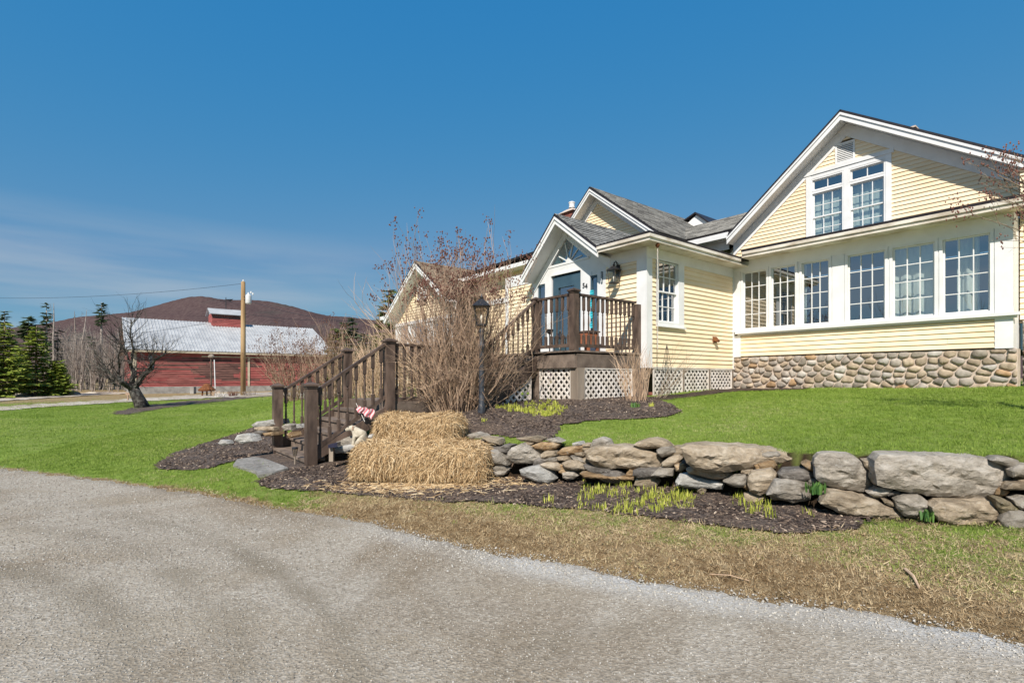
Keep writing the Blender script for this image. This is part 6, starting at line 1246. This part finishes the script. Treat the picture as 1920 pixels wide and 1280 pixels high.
# porch clutter
pt = thing('porch_chair', 'small orange-brown wooden planter stand on the porch under the right sidelight', 'planter', H(-1.27, -.62, DZ), -HA)
for sx_ in (-.17, .17):
    for sy in (-.14, .14): m = MB(); m.box(sx_ - .025, sx_ + .025, sy - .025, sy + .025, 0, .48); m.build('leg', ORANGEWOOD, pt)
for i in range(5): m = MB(); m.box(-.165 + i * .068, -.165 + i * .068 + .06, -.170, -.150, .16, .46); m.build('slat', ORANGEWOOD, pt)
for i in range(5): m = MB(); m.box(.170, .190, -.15 + i * .062, -.15 + i * .062 + .054, .16, .46); m.build('slat', ORANGEWOOD, pt)
m = MB(); m.box(-.22, .22, -.19, .19, .481, .515); m.build('top', BROWN, pt); pt.name = 'planter_stand'
ft = thing('porch_lantern', 'black metal candle lantern standing on the porch in front of the blue door', 'lantern', H(-2.0, -.75, DZ), -HA); m = MB(); m.box(-.10, .10, -.10, .10, 0, .03); m.build('base', BLACKM, ft); lantern(ft, (0, 0, .06), .09, .09, .34, .12)
ft = thing('porch_lantern', 'slim black stand left of the candle lantern on the porch', 'lantern', H(-2.25, -.85, DZ), -HA); m = MB(); m.lathe([(.10, 0), (.09, .02), (.015, .04), (.015, .5), (.07, .54), (.09, .62)], (0, 0, 0), 10); m.build('stand', BLACKM, ft)
ws = thing('wind_spinner', 'teal cloth wind spinner hanging in front of the right sidelight', 'wind spinner', H(-1.42, YF - .12, 0), -HA); m = MB()
for i in range(16): a = i * .7; z = 3.52 - i * .055; m.hexa([(-.05 * math.cos(a), -.05 * math.sin(a), z), (.05 * math.cos(a), .05 * math.sin(a), z), (.05 * math.cos(a + .5), .05 * math.sin(a + .5), z - .05), (-.05 * math.cos(a + .5), -.05 * math.sin(a + .5), z - .05), (-.05 * math.cos(a), -.05 * math.sin(a) + .006, z), (.05 * math.cos(a), .05 * math.sin(a) + .006, z), (.05 * math.cos(a + .5), .05 * math.sin(a + .5) + .006, z - .05), (-.05 * math.cos(a + .5), -.05 * math.sin(a + .5) + .006, z - .05)])
m.build('ribbon', TEAL, ws); m = MB(); m.tube([(0, 0, 3.52), (0, 0, 3.95)], .003, 4); m.build('string', BLACKM, ws)
th = thing('thermometer', 'thin dark green thermometer on the white board right of the sidelight', 'thermometer', H(-1.20, YF - .022, 0), -HA); m = MB(); m.box(-.018, .018, -.02, 0, 3.66, 3.92); m.build('plate', DOORBLUE, th); m = MB(); m.tube([(0, -.024, 3.68), (0, -.024, 3.9)], .005, 6); m.build('tube', WHITE, th)
# rain chain, trellis, brick, planter box
rc = thing('rain_chain', 'thin rain chain hanging from the corner of the entry eave down the yellow wall', 'rain chain', H(.36, -.30, 0), -HA); m = MB()
for i in range(38):
    z = 4.2 - i * .056; c = Vector((0, 0, z)); m.tube([c + Vector((.010 * math.cos(t), .010 * math.sin(t) if i % 2 else 0, .03 * math.sin(t) if not i % 2 else .03 * math.cos(t))) if False else c + (Vector((.011 * math.cos(t), 0, .034 * math.sin(t))) if i % 2 else Vector((0, .011 * math.cos(t), .034 * math.sin(t)))) for t in [k * 1.0472 for k in range(7)]], .0042, 4, cap=False)
m.build('chain', LATTICE, rc, kind='stuff'); m = MB(); m.lathe([(.02, 0), (.05, .05), (.03, .09)], (0, 0, 4.14), 8); m.build('cup', RUST, rc)
tl = thing('wire_trellis', 'small dark wire obelisk trellis standing against the lattice under the side window', 'trellis', H(.22, .22, T1(*_h(.22, .22))), -HA); m = MB()
for sx_, sy in ((-.15, -.12), (.15, -.12), (.15, .12), (-.15, .12)): m.tube([(sx_, sy, -.05), (sx_ * .15, sy * .15, .95), (0, 0, 1.08)], .005, 5)
for z in (.25, .5, .75): k = 1 - z * .85; m.tube([(-.15 * k, -.12 * k, z), (.15 * k, -.12 * k, z), (.15 * k, .12 * k, z), (-.15 * k, .12 * k, z), (-.15 * k, -.12 * k, z)], .004, 4)
m.build('wires', BLACKM, tl); bk = hit(1222, 741); m = MB(); m.box(-.10, .10, -.05, .05, 0, .06); bo = m.build('loose_brick', BRICKM); bo.location = bk + Vector((0, 0, .01)); bo.rotation_euler = (0, 0, .4); tag(bo, 'single red brick lying at the foot of the white lattice', 'brick')
pbx = thing('planter_box', 'dark slatted wooden planter box behind the landing railing', 'planter', H(-3.35, -3.2, 1.0), -HA)
for i in range(4): m = MB(); m.box(-.5, .5, -.22, -.20, .04 + i * .085, .04 + i * .085 + .075); m.build('plank', BROWN, pbx)
for i in range(4): m = MB(); m.box(.5, .52, -.22, .22, .04 + i * .085, .04 + i * .085 + .075); m.build('plank', BROWN, pbx)
m = MB(); m.box(-.49, .49, -.19, .21, .03, .33); m.build('soil', SOIL, pbx)
# ------------------------------------------------------------------ things in front of the barn
e = hit(396, 741); bbt = thing('bird_feeder', 'round-topped bird feeder on a dark post in front of the barn', 'bird feeder', e); sc_ = e.y / F; m = MB(); m.tube([(0, 0, -.1), (0, 0, 72 * sc_)], .06, 6); m.build('post', BROWN, bbt); m = MB(); m.lathe([(.05, 0), (.18, .03), (.2, .12), (.12, .2), (.02, .25)], (0, 0, 70 * sc_), 10); m.build('roof', GREYWOOD, bbt)
e = hit(404, 741); m = MB(); m.tube([(0, 0, -.1), (-.08, 0, 66 * sc_)], .03, 5); st = m.build('marker_stake', WHITE); st.location = e; tag(st, 'slim white stake leaning beside the bird feeder', 'stake')
e = hit(388, 742); s_ = e.y / F; rb_ = thing('rusty_fire_pit', 'rusty metal fire pit on legs in front of the barn', 'fire pit', e); m = MB(); m.lathe([(14 * s_, 9 * s_), (15 * s_, 12 * s_), (8 * s_, 18 * s_), (6 * s_, 21 * s_), (3 * s_, 23 * s_)], (0, 0, 0), 12); m.build('bowl', RUST, rb_)
for a in (0, 2.1, 4.2): m = MB(); m.tube([(9 * s_ * math.cos(a), 9 * s_ * math.sin(a), -.05), (8 * s_ * math.cos(a), 8 * s_ * math.sin(a), 10 * s_)], .05, 5); m.build('leg', RUST, rb_)
e = hit(362, 738); s_ = e.y / F; gp = thing('gate_post', 'squat grey granite post against the barn foundation', 'post', e); m = MB(); m.box(-3.5 * s_, 3.5 * s_, -.15, .15, -.1, 13 * s_); m.build('block', CONC, gp)
for (px, py, w, lab, mt_) in ((412, 745, 20, 'pale green-grey perennial clump beside the fire pit', LATTICE), (405, 742, 16, 'tan dried grass clump behind the pale green perennials', TAN), (437, 743, 14, 'dark red dried plant clump at the end of the mulch strip', SEED), (470, 742, 30, 'low grey stubble at the road edge left of the stairs', GREYBARK)):
    shrub('dry_plant', lab, hit(px, py), 13 / F * hit(px, py).y, .5, 40, rsb, mt_, .012, .8, 0, depth=1, kids=3, base_r=w / 2 / F * hit(px, py).y * .8, cat='plant')
for (px, py, lab) in ((240, 751, 'small dark tree-guard post left of the apple tree'),):
    e = hit(px, py); t = thing('fence_post', lab, 'post', e); m = MB(); m.tube([(0, 0, -.1), (0, 0, .35)], .04, 6); m.box(-.12, .12, -.03, .03, .30, .42); m.build('post', TANDARK, t)
# ------------------------------------------------------------------ spring shoots
SHOOT = attr_mat('spring_shoots', [(0, (.26, .31, .04)), (.5, (.46, .49, .075)), (1, (.62, .60, .16))], .6, trans=.25); SHOOTG = attr_mat('tulip_leaves', [(0, (.05, .13, .035)), (1, (.15, .26, .06))], .5, trans=.2)
def shoot_mesh(rs, n, h, w, mat, name='leaf'):
    V, Fq, Tn = [], [], []
    for i in range(n):
        a = rs.rand() * 6.283; bx, by = rs.randn() * .022, rs.randn() * .022; hh = h * rs.uniform(.55, 1.1); o_ = rs.uniform(.1, .5) * hh; ca, sa = math.cos(a), math.sin(a); ww = w * rs.uniform(.7, 1.3); t = rs.rand(); k = len(V)
        V += [(bx - sa * ww * .6, by + ca * ww * .6, 0), (bx + sa * ww * .6, by - ca * ww * .6, 0), (bx + ca * o_ * .4 + sa * ww, by + sa * o_ * .4 - ca * ww, hh * .6), (bx + ca * o_ * .4 - sa * ww, by + sa * o_ * .4 + ca * ww, hh * .6), (bx + ca * o_, by + sa * o_, hh)]; Tn += [t] * 5; Fq += [(k, k + 1, k + 2), (k, k + 2, k + 3), (k + 3, k + 2, k + 4)]
    return np_mesh(name, np.array(V), np.array(Fq), mat, Tn)
rss = np.random.RandomState(55); SM = [shoot_mesh(rss, 10, .105, .0042, SHOOT) for _ in range(4)]; SMT = [shoot_mesh(rss, 16, .10, .006, SHOOT) for _ in range(3)]
def shoots(label, group, region, n, meshes, s0, s1):
    k = 0
    while k < n:
        px, py = rss.uniform(min(p[0] for p in region), max(p[0] for p in region)), rss.uniform(min(p[1] for p in region), max(p[1] for p in region))
        if not in_poly(np.array([px]), np.array([py]), region)[0]: continue
        e = obj('daylily_shoots', meshes[k % len(meshes)]); e.location = hit(px, py); e.rotation_euler = (0, 0, rss.rand() * 6.28); e.scale = (rss.uniform(s0, s1),) * 3; tag(e, label, 'plant', group); k += 1
shoots('yellow-green daylily shoots coming up in the mulch below the stone wall', 'daylily shoots below the stone wall', [(1082, 900), (1130, 892), (1230, 900), (1300, 915), (1325, 935), (1310, 955), (1195, 968), (1085, 958)], 190, SM, .6, 1.15)
shoots('yellow-green daylily shoots in the separate patch right of the main one', 'daylily shoots in the right-hand patch', [(1366, 935), (1385, 908), (1425, 915), (1440, 950), (1455, 975), (1400, 968)], 34, SM, .6, 1.15)
shoots('yellow-green shoots carpeting the upper mulch bed before the porch lattice', 'shoots in the upper mulch bed', [(925, 768), (985, 757), (1040, 753), (1062, 765), (1045, 788), (1000, 783), (965, 780)], 90, SMT, .6, 1.1)
for px, py, sc_, me, lab in ((1028, 945, 1.2, SM[0], 'lone pair of yellow-green shoots at the left of the mulch bed'), (907, 793, .9, SMT[0], 'tiny yellow-green shoot by itself in the upper mulch'), (1515, 970, 1.0, SM[1], 'small yellow-green clump alone in the dark mulch near the right end'), (1445, 975, 1.2, SM[2], 'leafy yellow-green clump at the lower right of the daylily patch'), (1222, 765, 1.1, SMT[1], 'yellow-green leaf clump right of the blue-green tulip leaves')):
    e = obj('daylily_shoots', me); e.location = hit(px, py); e.scale = (sc_,) * 3; tag(e, lab, 'plant')
for px, py, s_, n_, lab in ((1190, 766, 1.5, 30, 'blue-green tulip leaves in the mulch in front of the porch lattice'), (1530, 925, 1.5, 34, 'leafy green weed growing in a gap of the stone wall by the round boulder'), (1738, 975, 1.3, 26, 'green weed at the base of the stone wall near the right end')):
    e = obj('green_plant', shoot_mesh(rss, int(n_ * 1.6), .075, .0075, SHOOTG)); e.location = hit(px, py) if px < 1300 else at(px, py, ray_wall(px, .34)); e.scale = (s_,) * 3; tag(e, lab, 'plant')
# fallen sticks on the verge
for (a, b_, lab) in (((1697, 1072), (1724, 1110), 'weathered stick lying on the dry grass near the right edge'), ((1330, 1083), (1405, 1095), 'long thin pale twig lying at the edge of the gravel')):
    p, q = hit(*a), hit(*b_); m = MB(); c = (p + q) / 2; m.tube([p - c + Vector((0, 0, .02)), Vector((.01, 0, .035)), q - c + Vector((0, 0, .02))], [.012, .010, .006] if '1' and a[0] > 1500 else [.004, .004, .003], 6); e = m.build('fallen_stick', TAN); e.location = c; tag(e, lab, 'stick')
# ------------------------------------------------------------------ grass, chips and stones
GRASS = attr_mat('grass_blades', [(0, (.115, .185, .024)), (.45, (.21, .305, .045)), (.8, (.30, .385, .08)), (1, (.42, .41, .18))], .75, trans=.30)
DRYG = attr_mat('dry_grass_blades', [(0, (.17, .105, .05)), (.4, (.42, .30, .165)), (.72, (.64, .51, .32)), (.86, (.40, .36, .16)), (1, (.22, .27, .06))], .85, trans=.2)
def tuft(rs, n, h, w, spread, lay=.6):
    V, Fq = [], []
    for i in range(n):
        a = rs.rand() * 6.283; b_ = rs.rand() * 6.283; q = math.sqrt(rs.rand()) * spread; bx, by = q * math.cos(b_), q * math.sin(b_); hh = h * rs.uniform(.5, 1.1); o_ = hh * rs.uniform(.1, lay * 1.6); ca, sa = math.cos(a), math.sin(a); k = len(V)
        V += [(bx - sa * w, by + ca * w, -.004), (bx + sa * w, by - ca * w, -.004), (bx + ca * o_, by + sa * o_, hh)]; Fq.append((k, k + 1, k + 2))
    return np.array(V), np.array(Fq)
rg = np.random.RandomState(99)
def in_beds(x, y):
    r = np.zeros(x.shape, bool)
    for k, p in BEDW.items(): r |= in_poly(x, y, p)
    return r
def sample(n, x0, x1, y0, y1): return rg.uniform(x0, x1, n), rg.uniform(y0, y1, n)
def visible(x, y, z, mar=60):
    px = CX + F * x / y; py = HY - F * (z - EZ) / y; return (px > -mar) & (px < 1920 + mar) & (py < 1280 + mar)
def house_mask(x, y):
    dx, dy = x - HC[0], y - HC[1]; u = dx * HX[0] + dy * HX[1]; v = dx * HU[0] + dy * HU[1]
    return ((v > -.2) & (u < -.0) & (u > -12)) | ((v > YE - .02) & (u > -.1)) | ((u > SX0 - .05) & (u < SX1 + .05) & (v > -7.1) & (v < 0)) | ((u > -3.2) & (u < -.1) & (v > -2.2) & (v < 0))
def grass_field(name, n, rect, cond, protos, s0, s1, mat, tint=None, tilt=.25):
    x, y = sample(n, *rect); z = T(x, y); k = visible(x, y, z) & ~house_mask(x, y) & cond(x, y); x, y, z = x[k], y[k], z[k]
    if not len(x): return
    tn = tint(x, y) if tint else None; o = obj(name, scatter(name, protos, np.stack([x, y, z], -1), rg.uniform(s0, s1, len(x)), mat, rg, tilt, tint=tn)); tag(o, kind='stuff')
E0 = lambda x, y: (y - y_edge(x)) * .85
g1 = [tuft(rg, 11, .026, .0032, .06) for _ in range(4)]; g2 = [tuft(rg, 14, .024, .0048, .13) for _ in range(4)]; gd = [tuft(rg, 11, .017, .0026, .06, 2.2) for _ in range(4)]
gt = lambda x, y: np.clip(rg.rand(len(x)) * .62 + .24 + wob(x, y, .8, .10) + wob(y, x, 2.9, .05), 0, 1)
lawn = lambda x, y: (E0(x, y) > .02) & ~in_beds(x, y) & (dry_at(x, y) + rg.randn(len(x)) * .22 < .42)
grass_field('grass', 70000, (-9, 9, 4, 12.5), lambda x, y: lawn(x, y) & ((wall_sd(x, y) > .16) | (x < -.5) | (wall_sd(x, y) < -.35)), g1, .8, 1.25, GRASS, gt)
grass_field('grass', 60000, (-26, -1, 8.5, 30), lambda x, y: lawn(x, y) & (y > 8), g2, .8, 1.3, GRASS, gt)
dt = lambda x, y: np.clip(rg.rand(len(x)) * .82 + wob(x, y, 2.2, .10) + .36 * np.clip((E0(x, y) - .40) / .6, 0, 1), 0, 1)
grass_field('dry_grass', 90000, (-5, 7, 2, 8), lambda x, y: (E0(x, y) > -.03) & ~in_beds(x, y) & (wall_sd(x, y) < -.12) & (dry_at(x, y) + rg.randn(len(x)) * .2 > .40), gd, .7, 1.3, DRYG, dt, .5)
def edge_in(name, bed, n, protos, s0, s1, mat, tilt, flat=1.0):
    P = np.array(bed); x, y = sample(n, *P.min(0)[[0]], *P.max(0)[[0]], *P.min(0)[[1]], *P.max(0)[[1]]) if False else (rg.uniform(P[:, 0].min(), P[:, 0].max(), n), rg.uniform(P[:, 1].min(), P[:, 1].max(), n))
    j = in_poly(x + rg.randn(n) * .035, y + rg.randn(n) * .035, bed) & ~((house_mask(x, y))); x, y = x[j], y[j]; z = T(x, y) + .022; tag(obj(name, scatter(name, protos, np.stack([x, y, z], -1), rg.uniform(s0, s1, len(x)), mat, rg, tilt, flat)), kind='stuff')
CHIP = attr_mat('mulch_chips', [(0, (.022, .015, .013)), (.5, (.066, .047, .038)), (.78, (.13, .094, .07)), (.93, (.26, .19, .14)), (1, (.46, .37, .28))], .9)
def chip(rs, l, w, h):
    v = np.array([(-l, -w, 0), (l * .9, -w * .8, 0), (l, w * .7, 0), (-l * .8, w, 0), (-l * .8, -w * .6, h), (l * .7, -w * .5, h * .8), (l * .8, w * .4, h), (-l * .7, w * .7, h * 1.2)]) * rs.uniform(.8, 1.2, (8, 3)); return v, np.array([(4, 5, 6, 7), (0, 1, 5, 4), (1, 2, 6, 5), (2, 3, 7, 6), (3, 0, 4, 7)])
cp = [chip(rg, .018, .006, .006) for _ in range(3)] + [chip(rg, .011, .008, .006) for _ in range(2)]
for k, n in (('front', 26000), ('upper', 12000), ('left', 9000)): edge_in('mulch_chips', BEDW[k], n, cp, .6, 1.5, CHIP, .35)
# loose straw on the mulch in front of the bales
sb = [chip(rg, .05, .0022, .003) for _ in range(4)]; STR2 = STRAW
x, y = rg.normal(-1.1, .62, 1900), rg.normal(6.52, .20, 1900); j = in_poly(x, y, BEDW['front']); tag(obj('loose_straw', scatter('loose_straw', sb, np.stack([x[j], y[j], T(x[j], y[j]) + .03], -1), rg.uniform(.5, 1.5, j.sum()), STR2, rg, .2)), kind='stuff')
PEB = attr_mat('gravel_stones', [(0, (.18, .155, .125)), (.4, (.35, .315, .265)), (.8, (.44, .41, .36)), (1, (.56, .53, .48))], .9)
def pebble(rs, r):
    v = np.array([(1, 0, 0), (-1, 0, 0), (0, 1, 0), (0, -1, 0), (0, 0, .7), (0, 0, -.5)], float) * r * rs.uniform(.7, 1.3, (6, 3)); return v, np.array([(0, 2, 4), (2, 1, 4), (1, 3, 4), (3, 0, 4), (2, 0, 5), (1, 2, 5), (3, 1, 5), (0, 3, 5)])
pbs = [pebble(rg, .008) for _ in range(5)]
def stones(n, x0, x1, y0, y1, cond, s0, s1, tl=None):
    x, y = sample(n, x0, x1, y0, y1); k = cond(x, y) & visible(x, y, 0 * x); x, y = x[k], y[k]; z = T(x, np.minimum(y, y_edge(x) - .001)) + .014 + .008 * np.sin(x * 2.1 + y) * np.sin(y * 2.7)
    tag(obj('loose_gravel', scatter('loose_gravel', pbs, np.stack([x, y, z], -1), s0 + (s1 - s0) * rg.rand(len(x)) ** 2.5, PEB, rg, .6, tint=None if tl is None else np.clip(rg.rand(len(x)) * .5 + tl, 0, 1))), kind='stuff')
stones(60000, -4.2, 3.4, 2.2, 5.6, lambda x, y: (y < y_edge(x) + rg.randn(len(x)) * .05), .25, .95)
stones(40000, -9, 3.4, 4, 9, lambda x, y: (y < y_edge(x) + rg.randn(len(x)) * .06), .6, 1.5)
stones(26000, -1.5, 3.4, 2.2, 5.4, lambda x, y: np.abs(y_edge(x) - .2 - y) < np.abs(rg.randn(len(x))) * .22, .5, 1.7, .5)
